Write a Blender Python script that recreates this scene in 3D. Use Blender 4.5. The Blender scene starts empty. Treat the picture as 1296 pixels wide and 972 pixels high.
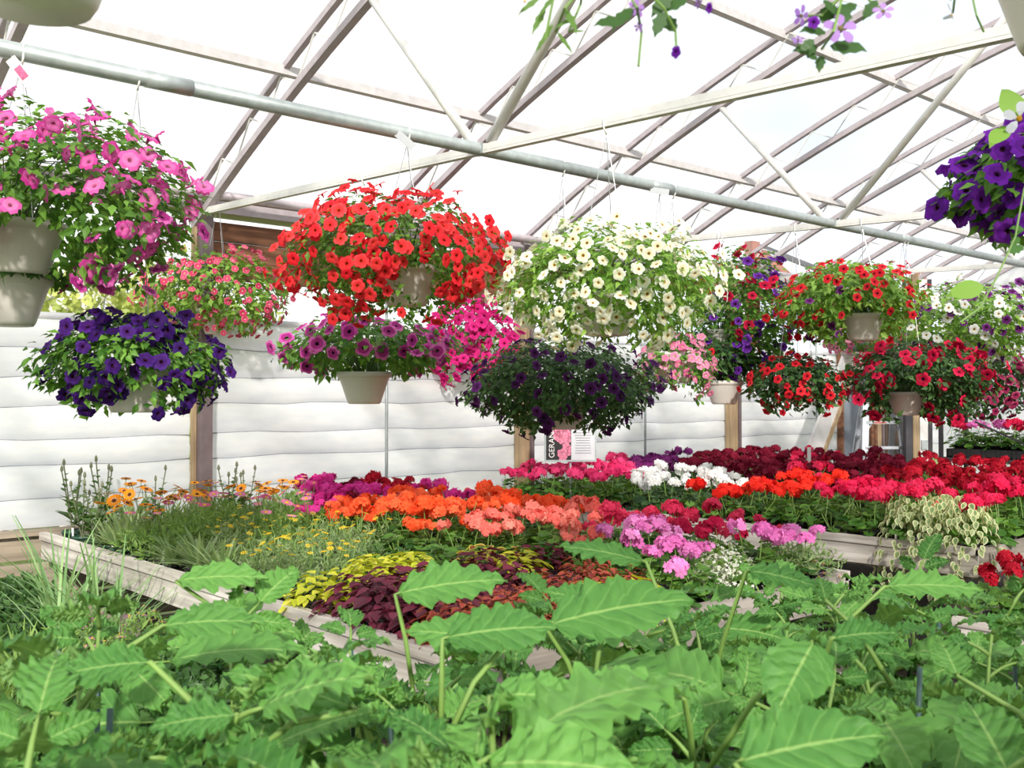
import bpy, bmesh, math, random
import numpy as np
from mathutils import Vector, Matrix, Euler

PI = math.pi
rng = np.random.default_rng(11)
random.seed(11)
scene = bpy.context.scene
COL = scene.collection

# ------------------------------------------------------------------ camera
F_PX, CX, CY = 1300.0, 648.0, 486.0
YAW, PITCH, EYE = math.radians(-41.8), math.radians(0.84), 1.5
cam_data = bpy.data.cameras.new('camera')
cam = bpy.data.objects.new('camera', cam_data)
COL.objects.link(cam)
cam.location = (0, 0, EYE)
cam.rotation_euler = (PI / 2 + PITCH, 0, YAW)
cam_data.sensor_width = 36.0
cam_data.lens = 36.0 * F_PX / 1296.0
cam_data.clip_start = 0.05
cam_data.clip_end = 400
cam_data.dof.use_dof = True
cam_data.dof.focus_distance = 4.5
cam_data.dof.aperture_fstop = 10.0
scene.camera = cam

# ------------------------------------------------------------------ sky and sun
world = bpy.data.worlds.new('sky')
scene.world = world
world.use_nodes = True
wt = world.node_tree
wt.nodes.clear()
w_out = wt.nodes.new('ShaderNodeOutputWorld')
w_bg = wt.nodes.new('ShaderNodeBackground')
w_tc = wt.nodes.new('ShaderNodeTexCoord')
w_map = wt.nodes.new('ShaderNodeMapping')
w_map.inputs['Scale'].default_value = (1.0, 1.0, 2.2)
w_noise = wt.nodes.new('ShaderNodeTexNoise')
w_noise.inputs['Scale'].default_value = 1.7
w_noise.inputs['Detail'].default_value = 5
w_ramp = wt.nodes.new('ShaderNodeValToRGB')
w_ramp.color_ramp.elements[0].position = 0.30
w_ramp.color_ramp.elements[0].color = (0.66, 0.80, 1.0, 1)
w_ramp.color_ramp.elements[1].position = 0.50
w_ramp.color_ramp.elements[1].color = (1.0, 1.0, 1.0, 1)
wt.links.new(w_tc.outputs['Generated'], w_map.inputs['Vector'])
wt.links.new(w_map.outputs['Vector'], w_noise.inputs['Vector'])
wt.links.new(w_noise.outputs['Fac'], w_ramp.inputs['Fac'])
wt.links.new(w_ramp.outputs['Color'], w_bg.inputs['Color'])
w_bg.inputs['Strength'].default_value = 1.0
wt.links.new(w_bg.outputs['Background'], w_out.inputs['Surface'])

sun_data = bpy.data.lights.new('sun', 'SUN')
sun = bpy.data.objects.new('sun', sun_data)
COL.objects.link(sun)
SUN_DIR = Vector((-0.52, -0.74, 0.45)).normalized()     # towards the sun
sun.rotation_euler = SUN_DIR.to_track_quat('Z', 'Y').to_euler()
sun.location = (-6, -5, 9)
sun_data.energy = 4.2
sun_data.angle = math.radians(3.0)
sun_data.color = (1.0, 0.95, 0.87)

scene.view_settings.view_transform = 'Standard'
scene.view_settings.look = 'None'
scene.view_settings.gamma = 1.0
scene.view_settings.exposure = 0.40
scene.view_settings.use_curve_mapping = False
scene.cycles.transparent_max_bounces = 16
scene.cycles.max_bounces = 8

# ------------------------------------------------------------------ where photograph points lie in the greenhouse
C_EYE = np.array([0, 0, EYE])
_h = -YAW
RIGHT = np.array([math.cos(_h), -math.sin(_h), 0.0])
_f0 = np.array([math.sin(_h), math.cos(_h), 0.0])
FWD = _f0 * math.cos(PITCH) + np.array([0, 0, 1]) * math.sin(PITCH)
UP = np.cross(RIGHT, FWD)

def ray(x, y): return FWD + RIGHT * ((x - CX) / F_PX) + UP * ((CY - y) / F_PX)
def at_depth(x, y, d): return C_EYE + ray(x, y) * d
def at_x(x, y, v): r = ray(x, y); return C_EYE + r * (v / r[0])
def at_y(x, y, v): r = ray(x, y); return C_EYE + r * (v / r[1])
def at_z(x, y, v): r = ray(x, y); return C_EYE + r * ((v - EYE) / r[2])
def to_px(p):
    d = np.asarray(p, float) - C_EYE
    z = d @ FWD
    return CX + F_PX * (d @ RIGHT) / z, CY - F_PX * (d @ UP) / z, z

# ------------------------------------------------------------------ materials
def lin(c):
    return tuple((v / 12.92 if v <= 0.04045 else ((v + 0.055) / 1.055) ** 2.4) for v in c)
def rgb(r, g, b): return lin((r / 255, g / 255, b / 255)) + (1,)

class NT:
    def __init__(s, name):
        s.m = bpy.data.materials.new(name); s.m.use_nodes = True
        s.t = s.m.node_tree; s.t.nodes.clear()
        s.out = s.n('ShaderNodeOutputMaterial')
    def n(s, kind, **kw):
        x = s.t.nodes.new(kind)
        for k, v in kw.items():
            if hasattr(x, k): setattr(x, k, v)
            else: x.inputs[k.replace('_', ' ')].default_value = v
        return x
    def l(s, a, b): s.t.links.new(a, b)
    def mix(s, fac, a, b, mode='MIX'):
        x = s.n('ShaderNodeMix'); x.data_type = 'RGBA'; x.blend_type = mode
        for sock, v in ((x.inputs[0], fac), (x.inputs[6], a), (x.inputs[7], b)):
            if isinstance(v, (int, float, tuple)): sock.default_value = v
            else: s.l(v, sock)
        return x.outputs[2]
    def ramp(s, fac, stops):
        x = s.n('ShaderNodeValToRGB'); e = x.color_ramp.elements
        while len(e) < len(stops): e.new(0.5)
        for k, (p, c) in zip(e, stops): k.position = p; k.color = c
        s.l(fac, x.inputs['Fac']); return x.outputs['Color']

def solid(name, col, rough=0.55, metal=0.0, var=0.06, scale=14.0, bump=0.0):
    t = NT(name); p = t.n('ShaderNodeBsdfPrincipled', Roughness=rough, Metallic=metal)
    tc = t.n('ShaderNodeTexCoord'); nz = t.n('ShaderNodeTexNoise', Scale=scale, Detail=4.0)
    t.l(tc.outputs['Object'], nz.inputs['Vector'])
    dark = tuple(c * (1 - var * 3) for c in col[:3]) + (1,)
    lite = tuple(min(1, c * (1 + var * 2)) for c in col[:3]) + (1,)
    t.l(t.ramp(nz.outputs['Fac'], [(0.3, dark), (0.7, lite)]), p.inputs['Base Color'])
    if bump:
        b = t.n('ShaderNodeBump', Strength=bump, Distance=0.01)
        t.l(nz.outputs['Fac'], b.inputs['Height']); t.l(b.outputs['Normal'], p.inputs['Normal'])
    t.l(p.outputs[0], t.out.inputs['Surface'])
    return t.m

def wood(name, c1, c2, axis, rough=0.75):
    t = NT(name); p = t.n('ShaderNodeBsdfPrincipled', Roughness=rough)
    tc = t.n('ShaderNodeTexCoord'); mp = t.n('ShaderNodeMapping')
    sc = [26, 26, 26]; sc[axis] = 1.2; mp.inputs['Scale'].default_value = sc
    t.l(tc.outputs['Object'], mp.inputs['Vector'])
    nz = t.n('ShaderNodeTexNoise', Scale=1.0, Detail=6.0, Roughness=0.65)
    t.l(mp.outputs['Vector'], nz.inputs['Vector'])
    n2 = t.n('ShaderNodeTexNoise', Scale=2.3, Detail=3.0); t.l(tc.outputs['Object'], n2.inputs['Vector'])
    g = t.ramp(nz.outputs['Fac'], [(0.30, c1), (0.66, c2)])
    d = t.ramp(n2.outputs['Fac'], [(0.35, (0.62, 0.60, 0.58, 1)), (0.6, (1, 1, 1, 1))])
    t.l(t.mix(0.8, g, d, 'MULTIPLY'), p.inputs['Base Color'])
    b = t.n('ShaderNodeBump', Strength=0.35, Distance=0.006)
    t.l(nz.outputs['Fac'], b.inputs['Height']); t.l(b.outputs['Normal'], p.inputs['Normal'])
    t.l(p.outputs[0], t.out.inputs['Surface'])
    return t.m

def leafy(name, c_dark, c_lite, trans=0.35, rough=0.5):
    """foliage: each leaf carries its own tint in the face attribute 'tint'"""
    t = NT(name)
    a = t.n('ShaderNodeAttribute', attribute_name='tint')
    c = t.ramp(a.outputs['Fac'], [(0.0, c_dark), (1.0, c_lite)])
    p = t.n('ShaderNodeBsdfPrincipled', Roughness=rough)
    p.inputs['Specular IOR Level'].default_value = 0.35
    t.l(c, p.inputs['Base Color'])
    tr = t.n('ShaderNodeBsdfTranslucent')
    t.l(t.mix(0.5, c, (c_lite[0] * 1.3, c_lite[1] * 1.3, c_lite[2] * .6, 1)), tr.inputs['Color'])
    mx = t.n('ShaderNodeMixShader', Fac=trans)
    t.l(p.outputs[0], mx.inputs[1]); t.l(tr.outputs[0], mx.inputs[2])
    t.l(mx.outputs[0], t.out.inputs['Surface'])
    return t.m

def petal(name, c1, c2=None, trans=0.3):
    """petals: every flower object gets its own tone between the two colours"""
    t = NT(name); c2 = c2 or c1
    oi = t.n('ShaderNodeObjectInfo')
    c = t.ramp(oi.outputs['Random'], [(0.0, c1), (1.0, c2)])
    p = t.n('ShaderNodeBsdfPrincipled', Roughness=0.65)
    p.inputs['Specular IOR Level'].default_value = 0.15
    t.l(c, p.inputs['Base Color'])
    tr = t.n('ShaderNodeBsdfTranslucent'); t.l(c, tr.inputs['Color'])
    mx = t.n('ShaderNodeMixShader', Fac=trans)
    t.l(p.outputs[0], mx.inputs[1]); t.l(tr.outputs[0], mx.inputs[2])
    t.l(mx.outputs[0], t.out.inputs['Surface'])
    return t.m

def plastic_film(name, clear, tint):
    t = NT(name)
    tp = t.n('ShaderNodeBsdfTransparent', Color=(1, 1, 1, 1))
    tr = t.n('ShaderNodeBsdfTranslucent', Color=tint); df = t.n('ShaderNodeBsdfDiffuse', Color=tint)
    m1 = t.n('ShaderNodeMixShader', Fac=0.3); t.l(tr.outputs[0], m1.inputs[1]); t.l(df.outputs[0], m1.inputs[2])
    m2 = t.n('ShaderNodeMixShader', Fac=clear); t.l(m1.outputs[0], m2.inputs[1]); t.l(tp.outputs[0], m2.inputs[2])
    t.l(m2.outputs[0], t.out.inputs['Surface'])
    return t.m

def curtain_mat():
    t = NT('white_poly_curtain')
    tc = t.n('ShaderNodeTexCoord'); mp = t.n('ShaderNodeMapping'); mp.inputs['Scale'].default_value = (3, 3, 9)
    nz = t.n('ShaderNodeTexNoise', Scale=1.4, Detail=5.0)
    t.l(tc.outputs['Object'], mp.inputs['Vector']); t.l(mp.outputs['Vector'], nz.inputs['Vector'])
    c = t.ramp(nz.outputs['Fac'], [(0.3, rgb(228, 230, 236)), (0.7, rgb(246, 246, 247))])
    p = t.n('ShaderNodeBsdfPrincipled', Roughness=0.32); t.l(c, p.inputs['Base Color'])
    b = t.n('ShaderNodeBump', Strength=0.15, Distance=0.02); t.l(nz.outputs['Fac'], b.inputs['Height']); t.l(b.outputs['Normal'], p.inputs['Normal'])
    tr = t.n('ShaderNodeBsdfTranslucent'); t.l(c, tr.inputs['Color'])
    mx = t.n('ShaderNodeMixShader', Fac=0.4); t.l(p.outputs[0], mx.inputs[1]); t.l(tr.outputs[0], mx.inputs[2])
    t.l(mx.outputs[0], t.out.inputs['Surface'])
    return t.m

def tomato_mat():
    t = NT('tomato_leaf')
    uv = t.n('ShaderNodeUVMap'); sp = t.n('ShaderNodeSeparateXYZ'); t.l(uv.outputs[0], sp.inputs[0])
    def mth(op, a, b=None):
        x = t.n('ShaderNodeMath', operation=op)
        for i, v in enumerate((a, b)):
            if v is None: continue
            if isinstance(v, (int, float)): x.inputs[i].default_value = v
            else: t.l(v, x.inputs[i])
        return x.outputs[0]
    au = mth('ABSOLUTE', mth('SUBTRACT', sp.outputs[0], 0.5))
    mid = mth('LESS_THAN', au, 0.022)
    lat = mth('SINE', mth('MULTIPLY', mth('SUBTRACT', mth('MULTIPLY', sp.outputs[1], 7.0), mth('MULTIPLY', au, 3.0)), 2 * PI))
    latm = mth('GREATER_THAN', lat, 0.93)
    oi = t.n('ShaderNodeObjectInfo')
    tc = t.n('ShaderNodeTexCoord'); nz = t.n('ShaderNodeTexNoise', Scale=30.0, Detail=3.0); t.l(tc.outputs['Object'], nz.inputs['Vector'])
    f = mth('ADD', mth('MULTIPLY', oi.outputs['Random'], 0.6), mth('MULTIPLY', nz.outputs['Fac'], 0.5))
    c = t.ramp(f, [(0.15, rgb(60, 112, 50)), (0.95, rgb(108, 160, 76))])
    c = t.mix(mth('MULTIPLY', latm, 0.22), c, rgb(136, 180, 96))
    c = t.mix(mth('MULTIPLY', mid, 0.55), c, rgb(160, 192, 112))
    geo = t.n('ShaderNodeNewGeometry')
    c = t.mix(mth('MULTIPLY', geo.outputs['Backfacing'], 0.35), c, rgb(160, 190, 120))
    p = t.n('ShaderNodeBsdfPrincipled', Roughness=0.55); p.inputs['Specular IOR Level'].default_value = 0.3
    t.l(c, p.inputs['Base Color'])
    hgt = mth('ADD', mth('MULTIPLY', lat, -0.5), mth('MULTIPLY', nz.outputs['Fac'], 1.2))
    b = t.n('ShaderNodeBump', Strength=0.5, Distance=0.004); t.l(hgt, b.inputs['Height']); t.l(b.outputs['Normal'], p.inputs['Normal'])
    tr = t.n('ShaderNodeBsdfTranslucent'); t.l(t.mix(0.4, c, rgb(150, 205, 50)), tr.inputs['Color'])
    mx = t.n('ShaderNodeMixShader', Fac=0.28); t.l(p.outputs[0], mx.inputs[1]); t.l(tr.outputs[0], mx.inputs[2])
    t.l(mx.outputs[0], t.out.inputs['Surface'])
    return t.m

M = {
    'galv': solid('galvanised_steel', rgb(168, 176, 176), 0.45, 0.35, 0.05, 30),
    'truss': solid('painted_truss_steel', rgb(184, 174, 178), 0.5, 0.25, 0.04, 20),
    'white_steel': solid('white_coated_steel', rgb(226, 224, 220), 0.4, 0.1, 0.03, 20),
    'dark_steel': solid('dark_steel', rgb(62, 60, 64), 0.5, 0.3, 0.05, 20),
    'alu': solid('aluminium', rgb(196, 200, 206), 0.35, 0.6, 0.04, 20),
    'bench_y': wood('weathered_bench_wood_long', rgb(150, 142, 132), rgb(228, 222, 214), 1),
    'bench_x': wood('weathered_bench_wood_cross', rgb(120, 112, 104), rgb(186, 178, 168), 0),
    'bench_z': wood('weathered_bench_wood_upright', rgb(110, 102, 94), rgb(170, 160, 148), 2),
    'post': wood('pale_post_wood', rgb(128, 106, 80), rgb(190, 166, 130), 2),
    'purlin': solid('pale_purlin_steel', rgb(204, 200, 200), 0.5, 0.2, 0.04, 20),
    'channel': solid('mauve_grey_channel', rgb(118, 104, 106), 0.5, 0.2, 0.04, 20),
    'board': wood('brown_fascia_board', rgb(92, 58, 40), rgb(150, 102, 72), 0),
    'brown_post': wood('red_brown_post', rgb(128, 66, 40), rgb(178, 98, 60), 2),
    'sill': wood('grey_sill_wood', rgb(124, 112, 96), rgb(180, 166, 146), 0),
    'pot_white': solid('white_pot_plastic', rgb(222, 216, 208), 0.4, 0, 0.02, 8),
    'pot_green': solid('dark_green_pot_plastic', rgb(40, 74, 58), 0.45, 0, 0.04, 8),
    'pot_black': solid('black_pot_plastic', rgb(38, 37, 38), 0.45, 0, 0.05, 8),
    'pot_brown': solid('brown_grey_pot_plastic', rgb(112, 100, 94), 0.5, 0, 0.04, 8),
    'soil': solid('potting_soil', rgb(58, 42, 32), 0.95, 0, 0.15, 60, 0.6),
    'gravel': solid('gravel_floor', rgb(104, 96, 88), 0.95, 0, 0.15, 40, 0.6),
    'turf': solid('outside_turf', rgb(120, 138, 70), 0.95, 0, 0.15, 6, 0.4),
    'bark': solid('birch_bark', rgb(214, 208, 196), 0.8, 0, 0.14, 9),
    'wire': solid('hanger_wire', rgb(196, 198, 200), 0.4, 0.5, 0.02, 10),
    'hook': solid('white_hook_plastic', rgb(236, 236, 234), 0.4, 0, 0.02, 10),
    'tag': solid('white_tag_plastic', rgb(236, 234, 228), 0.45, 0, 0.02, 30),
    'tag_grey': solid('grey_tag_plastic', rgb(168, 172, 176), 0.45, 0, 0.02, 30),
    'tag_cream': solid('cream_tag_plastic', rgb(222, 210, 184), 0.45, 0, 0.04, 60),
    'tag_print': solid('pink_tag_print', rgb(206, 96, 140), 0.5, 0, 0.2, 60),
    'stake': solid('blue_green_stake', rgb(50, 78, 76), 0.5, 0, 0.05, 20),
    'stem': solid('pale_green_stem', rgb(112, 144, 68), 0.6, 0, 0.06, 30),
    'stem_dark': solid('dark_green_stem', rgb(74, 100, 52), 0.6, 0, 0.06, 30),
    'bud_stem': solid('mauve_green_bud_stem', rgb(108, 112, 84), 0.6, 0, 0.06, 30),
    'panel': solid('blue_grey_panel', rgb(120, 128, 138), 0.6, 0, 0.05, 6),
    'panel_white': solid('white_brace_board', rgb(206, 204, 202), 0.6, 0, 0.04, 6),
    'sign_black': solid('black_sign_print', rgb(30, 26, 28), 0.4, 0, 0.02, 10),
    'sign_white': solid('white_sign_print', rgb(206, 208, 212), 0.4, 0, 0.02, 10),
    'ink': solid('grey_sign_ink', rgb(120, 120, 126), 0.6, 0, 0.02, 10),
    'ink_white': solid('white_sign_ink', rgb(232, 228, 226), 0.6, 0, 0.02, 10),
    'sign_pink': solid('pink_sign_print', rgb(226, 130, 158), 0.6, 0, 0.08, 60),
    'red_label': solid('red_warning_label', rgb(196, 96, 84), 0.5, 0, 0.05, 40),
    'crease_shade': solid('crease_shade_grey', rgb(150, 152, 160), 0.7, 0, 0.1, 20),
    'roof': plastic_film('clear_roof_film', 0.80, (0.96, 0.97, 0.98, 1)),
    'curtain': curtain_mat(),
    'tomato': tomato_mat(),
}
G = {   # foliage greens and dyed leaves
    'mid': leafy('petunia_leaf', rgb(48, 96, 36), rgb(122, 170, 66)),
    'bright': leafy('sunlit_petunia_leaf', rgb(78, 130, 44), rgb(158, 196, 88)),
    'dark': leafy('dark_shaded_petunia_leaf', rgb(34, 66, 36), rgb(84, 122, 62)),  # darker leaf; for shaded baskets and herbs the shade is in this green
    'ger': leafy('geranium_leaf', rgb(46, 92, 38), rgb(112, 158, 66)),
    'ger_deep': leafy('deep_geranium_leaf', rgb(34, 68, 34), rgb(80, 118, 56)),
    'grey': leafy('grey_green_leaf', rgb(92, 124, 76), rgb(166, 186, 132)),
    'fern': leafy('ferny_leaf', rgb(72, 112, 52), rgb(146, 176, 92)),
    'bud': leafy('bud_stem_leaf', rgb(58, 96, 46), rgb(116, 148, 80)),
    'lime': leafy('lime_leaf', rgb(176, 196, 30), rgb(226, 232, 70), .4),
    'gold': leafy('gold_coleus_edge', rgb(170, 172, 50), rgb(224, 216, 96)),
    'maroon': leafy('maroon_coleus', rgb(70, 26, 40), rgb(118, 44, 66), .2),
    'brick': leafy('brick_coleus', rgb(120, 36, 46), rgb(186, 72, 66), .25),
    'rust': leafy('rust_coleus_heart', rgb(120, 62, 40), rgb(164, 96, 54), .25),
    'black': leafy('black_vine_leaf', rgb(48, 32, 46), rgb(86, 66, 80), .1),
    'cream': leafy('cream_leaf_edge', rgb(196, 200, 146), rgb(232, 230, 190)),
    'tree': leafy('spring_tree_leaf', rgb(112, 132, 56), rgb(188, 196, 112), .3),
    'onion': leafy('chive_blade', rgb(96, 138, 84), rgb(158, 190, 130)),
    'fuzz': leafy('white_fleck_bract', rgb(226, 232, 214), rgb(250, 250, 244)),
}

# ------------------------------------------------------------------ mesh helpers
class MB:
    def __init__(s): s.v, s.f, s.m = [], [], []
    def add(s, v, f, mat=0):
        o = len(s.v); s.v += [tuple(p) for p in v]; s.f += [tuple(i + o for i in q) for q in f]; s.m += [mat] * len(f); return s
    def box(s, lo, hi, mat=0):
        x0, y0, z0 = lo; x1, y1, z1 = hi
        return s.add([(x0, y0, z0), (x1, y0, z0), (x1, y1, z0), (x0, y1, z0), (x0, y0, z1), (x1, y0, z1), (x1, y1, z1), (x0, y1, z1)],
                     [(0, 3, 2, 1), (4, 5, 6, 7), (0, 1, 5, 4), (1, 2, 6, 5), (2, 3, 7, 6), (3, 0, 4, 7)], mat)
    def beam(s, a, b, w, h, mat=0, up=(0, 0, 1)):
        a, b = Vector(a), Vector(b); d = (b - a).normalized(); u = Vector(up)
        x = d.cross(u)
        if x.length < 1e-4: x = d.cross(Vector((1, 0, 0)))
        x.normalize(); y = x.cross(d).normalized()
        vs = []
        for p in (a, b):
            for i, j in ((-1, -1), (1, -1), (1, 1), (-1, 1)): vs.append(p + x * (i * w / 2) + y * (j * h / 2))
        return s.add(vs, [(0, 1, 2, 3), (7, 6, 5, 4), (0, 4, 5, 1), (1, 5, 6, 2), (2, 6, 7, 3), (3, 7, 4, 0)], mat)
    def tube(s, pts, r, n=8, mat=0, cap=True):
        pts = [Vector(p) for p in pts]; rs = r if isinstance(r, (list, tuple)) else [r] * len(pts)
        prev = None; vs, fs = [], []
        for i, p in enumerate(pts):
            d = (pts[min(i + 1, len(pts) - 1)] - pts[max(i - 1, 0)]).normalized()
            if prev is None:
                x = d.cross(Vector((0, 0, 1)))
                if x.length < 1e-3: x = d.cross(Vector((1, 0, 0)))
            else: x = prev - d * prev.dot(d)
            x.normalize(); prev = x; y = d.cross(x)
            for k in range(n):
                a = 2 * PI * k / n; vs.append(p + (x * math.cos(a) + y * math.sin(a)) * rs[i])
        for i in range(len(pts) - 1):
            for k in range(n):
                fs.append((i * n + k, i * n + (k + 1) % n, (i + 1) * n + (k + 1) % n, (i + 1) * n + k))
        if cap: fs.append(tuple(range(n - 1, -1, -1))); fs.append(tuple((len(pts) - 1) * n + k for k in range(n)))
        return s.add(vs, fs, mat)
    def lathe(s, prof, n=24, mat=0, c=(0, 0, 0)):
        vs = [(c[0] + r * math.cos(2 * PI * k / n), c[1] + r * math.sin(2 * PI * k / n), c[2] + z) for r, z in prof for k in range(n)]
        fs = [(i * n + k, i * n + (k + 1) % n, (i + 1) * n + (k + 1) % n, (i + 1) * n + k) for i in range(len(prof) - 1) for k in range(n)]
        return s.add(vs, fs, mat)
    def mesh(s, name, mats, smooth=False):
        me = bpy.data.meshes.new(name); me.from_pydata(s.v, [], s.f)
        for m in (mats if isinstance(mats, (list, tuple)) else [mats]): me.materials.append(m)
        if max(s.m, default=0): me.polygons.foreach_set('material_index', s.m)
        if smooth: me.polygons.foreach_set('use_smooth', [True] * len(s.f))
        me.update(); return me

def obj(name, mesh, parent=None, loc=None, kind=None):
    o = bpy.data.objects.new(name, mesh); COL.objects.link(o)
    if parent is not None: o.parent = parent
    if loc is not None: o.location = loc
    if kind: o['kind'] = kind
    return o
def thing(name, loc, label=None, cat=None, group=None, kind=None):
    o = bpy.data.objects.new(name, None); COL.objects.link(o); o.location = loc; o.empty_display_size = 0.05
    return tag(o, label, cat, group, kind)
def tag(o, label=None, cat=None, group=None, kind=None):
    for k, v in (('label', label), ('category', cat), ('group', group), ('kind', kind)):
        if v: o[k] = v
    return o

def trimesh(name, V, F, mats, mi=None, tint=None, smooth=False):
    """V (n,3), F (m,3) arrays"""
    me = bpy.data.meshes.new(name)
    n, m = len(V), len(F)
    me.vertices.add(n); me.vertices.foreach_set('co', np.ascontiguousarray(V, np.float32).ravel())
    me.loops.add(m * 3); me.loops.foreach_set('vertex_index', np.ascontiguousarray(F, np.int32).ravel())
    me.polygons.add(m); me.polygons.foreach_set('loop_start', np.arange(0, m * 3, 3, dtype=np.int32))
    for k in mats: me.materials.append(k)
    if mi is not None: me.polygons.foreach_set('material_index', np.ascontiguousarray(mi, np.int32))
    me.polygons.foreach_set('use_smooth', np.full(m, smooth))
    me.update(calc_edges=True)
    if tint is not None:
        a = me.attributes.new('tint', 'FLOAT', 'FACE'); a.data.foreach_set('value', np.ascontiguousarray(tint, np.float32))
    return me

# leaf templates: (verts, tris, material index per tri); length 1 along +Y, normal +Z
def T_simple(w=0.28):
    v = np.array([(0, 0, 0), (-w, .42, .07), (0, .5, 0), (w, .42, .07), (0, 1, -.14)])
    return v, np.array([(0, 2, 1), (0, 3, 2), (1, 2, 4), (2, 3, 4)]), np.zeros(4, int)
def T_round():
    v = [(0, .45, -.06)]
    for k in range(11):
        a = -PI / 2 + .25 + k * (2 * PI - .5) / 10; r = .5 * (1 + .07 * (-1) ** k)
        v.append((r * math.cos(a), .45 + r * math.sin(a), .05 * math.sin(3 * a)))
    return np.array(v), np.array([(0, k, k + 1) for k in range(1, 11)]), np.zeros(10, int)
def T_coleus(w=.36):
    out = [(0, 0), (w * .7, .14), (w, .38), (w * .72, .66), (0, 1), (-w * .72, .66), (-w, .38), (-w * .7, .14)]
    v = [(x, y, .10 * abs(x) / w - .12 * y * y) for x, y in out] + [(x * .62, .09 + y * .76, .05 * abs(x) / w - .10 * y * y) for x, y in out] + [(0, .5, -.05)]
    f, m = [], []
    for k in range(8):
        j = (k + 1) % 8
        f += [(k, j, 8 + j), (k, 8 + j, 8 + k), (8 + k, 8 + j, 16)]; m += [1, 1, 0]
    return np.array(v), np.array(f), np.array(m)
def T_strap(w=.06, bend=.25):
    v, f = [], []
    for i in range(5):
        t = i / 4; ww = w * (1 - t ** 3) + .004
        v += [(-ww, t, -bend * t * t), (ww, t, -bend * t * t)]
    for i in range(4): f += [(2 * i, 2 * i + 1, 2 * i + 3), (2 * i, 2 * i + 3, 2 * i + 2)]
    return np.array(v), np.array(f), np.zeros(len(f), int)
def T_lobed():
    out = [(0, 0), (.36, .06), (.62, -.10), (.42, .40), (.14, .42), (0, 1), (-.14, .42), (-.42, .40), (-.62, -.10), (-.36, .06)]
    v = [(x, y, .1 * abs(x) - .15 * y * y) for x, y in out] + [(0, .25, -.03)]
    return np.array(v), np.array([(k, (k + 1) % 10, 10) for k in range(10)]), np.zeros(10, int)
def T_floret(n=5):
    v, f = [(0, 0, 0)], []
    for k in range(n):
        a = 2 * PI * k / n; c, s = math.cos(a), math.sin(a); o = len(v)
        for r, w, z in ((.55, .36, .06), (1.0, .30, .0)):
            v += [(c * r - s * w, s * r + c * w, z), (c * r + s * w, s * r - c * w, z)]
        f += [(0, o + 1, o), (o, o + 1, o + 3), (o, o + 3, o + 2)]
    return np.array(v), np.array(f), np.zeros(len(f), int)

ORD = ['first', 'second', 'third', 'fourth', 'fifth', 'sixth', 'seventh', 'eighth', 'ninth', 'tenth', 'eleventh', 'twelfth', 'thirteenth', 'fourteenth', 'fifteenth', 'sixteenth', 'seventeenth', 'eighteenth', 'nineteenth', 'twentieth', 'twenty-first', 'twenty-second', 'twenty-third', 'twenty-fourth']
def unit(a): return a / np.maximum(np.linalg.norm(a, axis=-1, keepdims=True), 1e-9)
def frames(nrm, along):
    z = unit(nrm); y = along - z * (along * z).sum(-1, keepdims=True); y = unit(y); x = np.cross(y, z)
    return np.stack([x, y, z], -1)
def scatter(tpl, P, R, S):
    V, F, m = tpl; n = len(P)
    W = np.einsum('nij,kj->nki', R, V) * np.asarray(S).reshape(-1, 1, 1) + P[:, None, :]
    FF = F[None] + (np.arange(n) * len(V))[:, None, None]
    return W.reshape(-1, 3), FF.reshape(-1, 3), np.tile(m, n), np.repeat(np.arange(n), len(F))
class Leaves:
    def __init__(s): s.V, s.F, s.M, s.T, s.o = [], [], [], [], 0
    def add(s, tpl, P, R, S, mat=0, tint=None):
        if len(P) == 0: return s
        V, F, m, idx = scatter(tpl, P, R, S)
        t = rng.random(len(P)) if tint is None else tint
        s.V.append(V); s.F.append(F + s.o); s.M.append(m + mat); s.T.append(t[idx]); s.o += len(V); return s
    def raw(s, mb, mat, tint=.5):
        V = np.array(mb.v); F = []
        for q in mb.f:
            for i in range(1, len(q) - 1): F.append((q[0], q[i], q[i + 1]))
        F = np.array(F); s.V.append(V); s.F.append(F + s.o); s.M.append(np.full(len(F), mat)); s.T.append(np.full(len(F), tint)); s.o += len(V); return s
    def mesh(s, name, mats): return trimesh(name, np.concatenate(s.V), np.concatenate(s.F), mats, np.concatenate(s.M), np.concatenate(s.T))
def rand_unit(n): return unit(rng.normal(size=(n, 3)))

# ------------------------------------------------------------------ setting: ground, frame, film, wall curtain
WALL_Y, GUT_Z, BAY, POST0 = 6.12, 2.74, 2.78, 2.80
RIDGE_Z, RK = 4.37, 0.0432
def arch_z(y): return RIDGE_Z - RK * y * y
X0, X1 = -2.0, 13.0

mb = MB(); mb.box((X0, -6.2, -.05), (X1 + 3, 6.2, 0)); obj('floor', mb.mesh('floor', M['gravel']), kind='structure')
mb = MB(); mb.box((-40, -40, -.12), (70, 70, -.05)); obj('ground', mb.mesh('ground', M['turf']), kind='structure')

mb = MB(); NY = 36
ys = np.linspace(-6.15, 6.15, NY + 1)
for s_ in (0.07, 0.075):
    vs = []
    for y in ys: vs += [(X0, y, arch_z(y) + s_), (X1, y, arch_z(y) + s_)]
    if s_ == 0.07: mb.add(vs, [(2 * i, 2 * i + 1, 2 * i + 3, 2 * i + 2) for i in range(NY)])
me = mb.mesh('ceiling', M['roof'], True); obj('ceiling', me, kind='structure')

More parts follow.
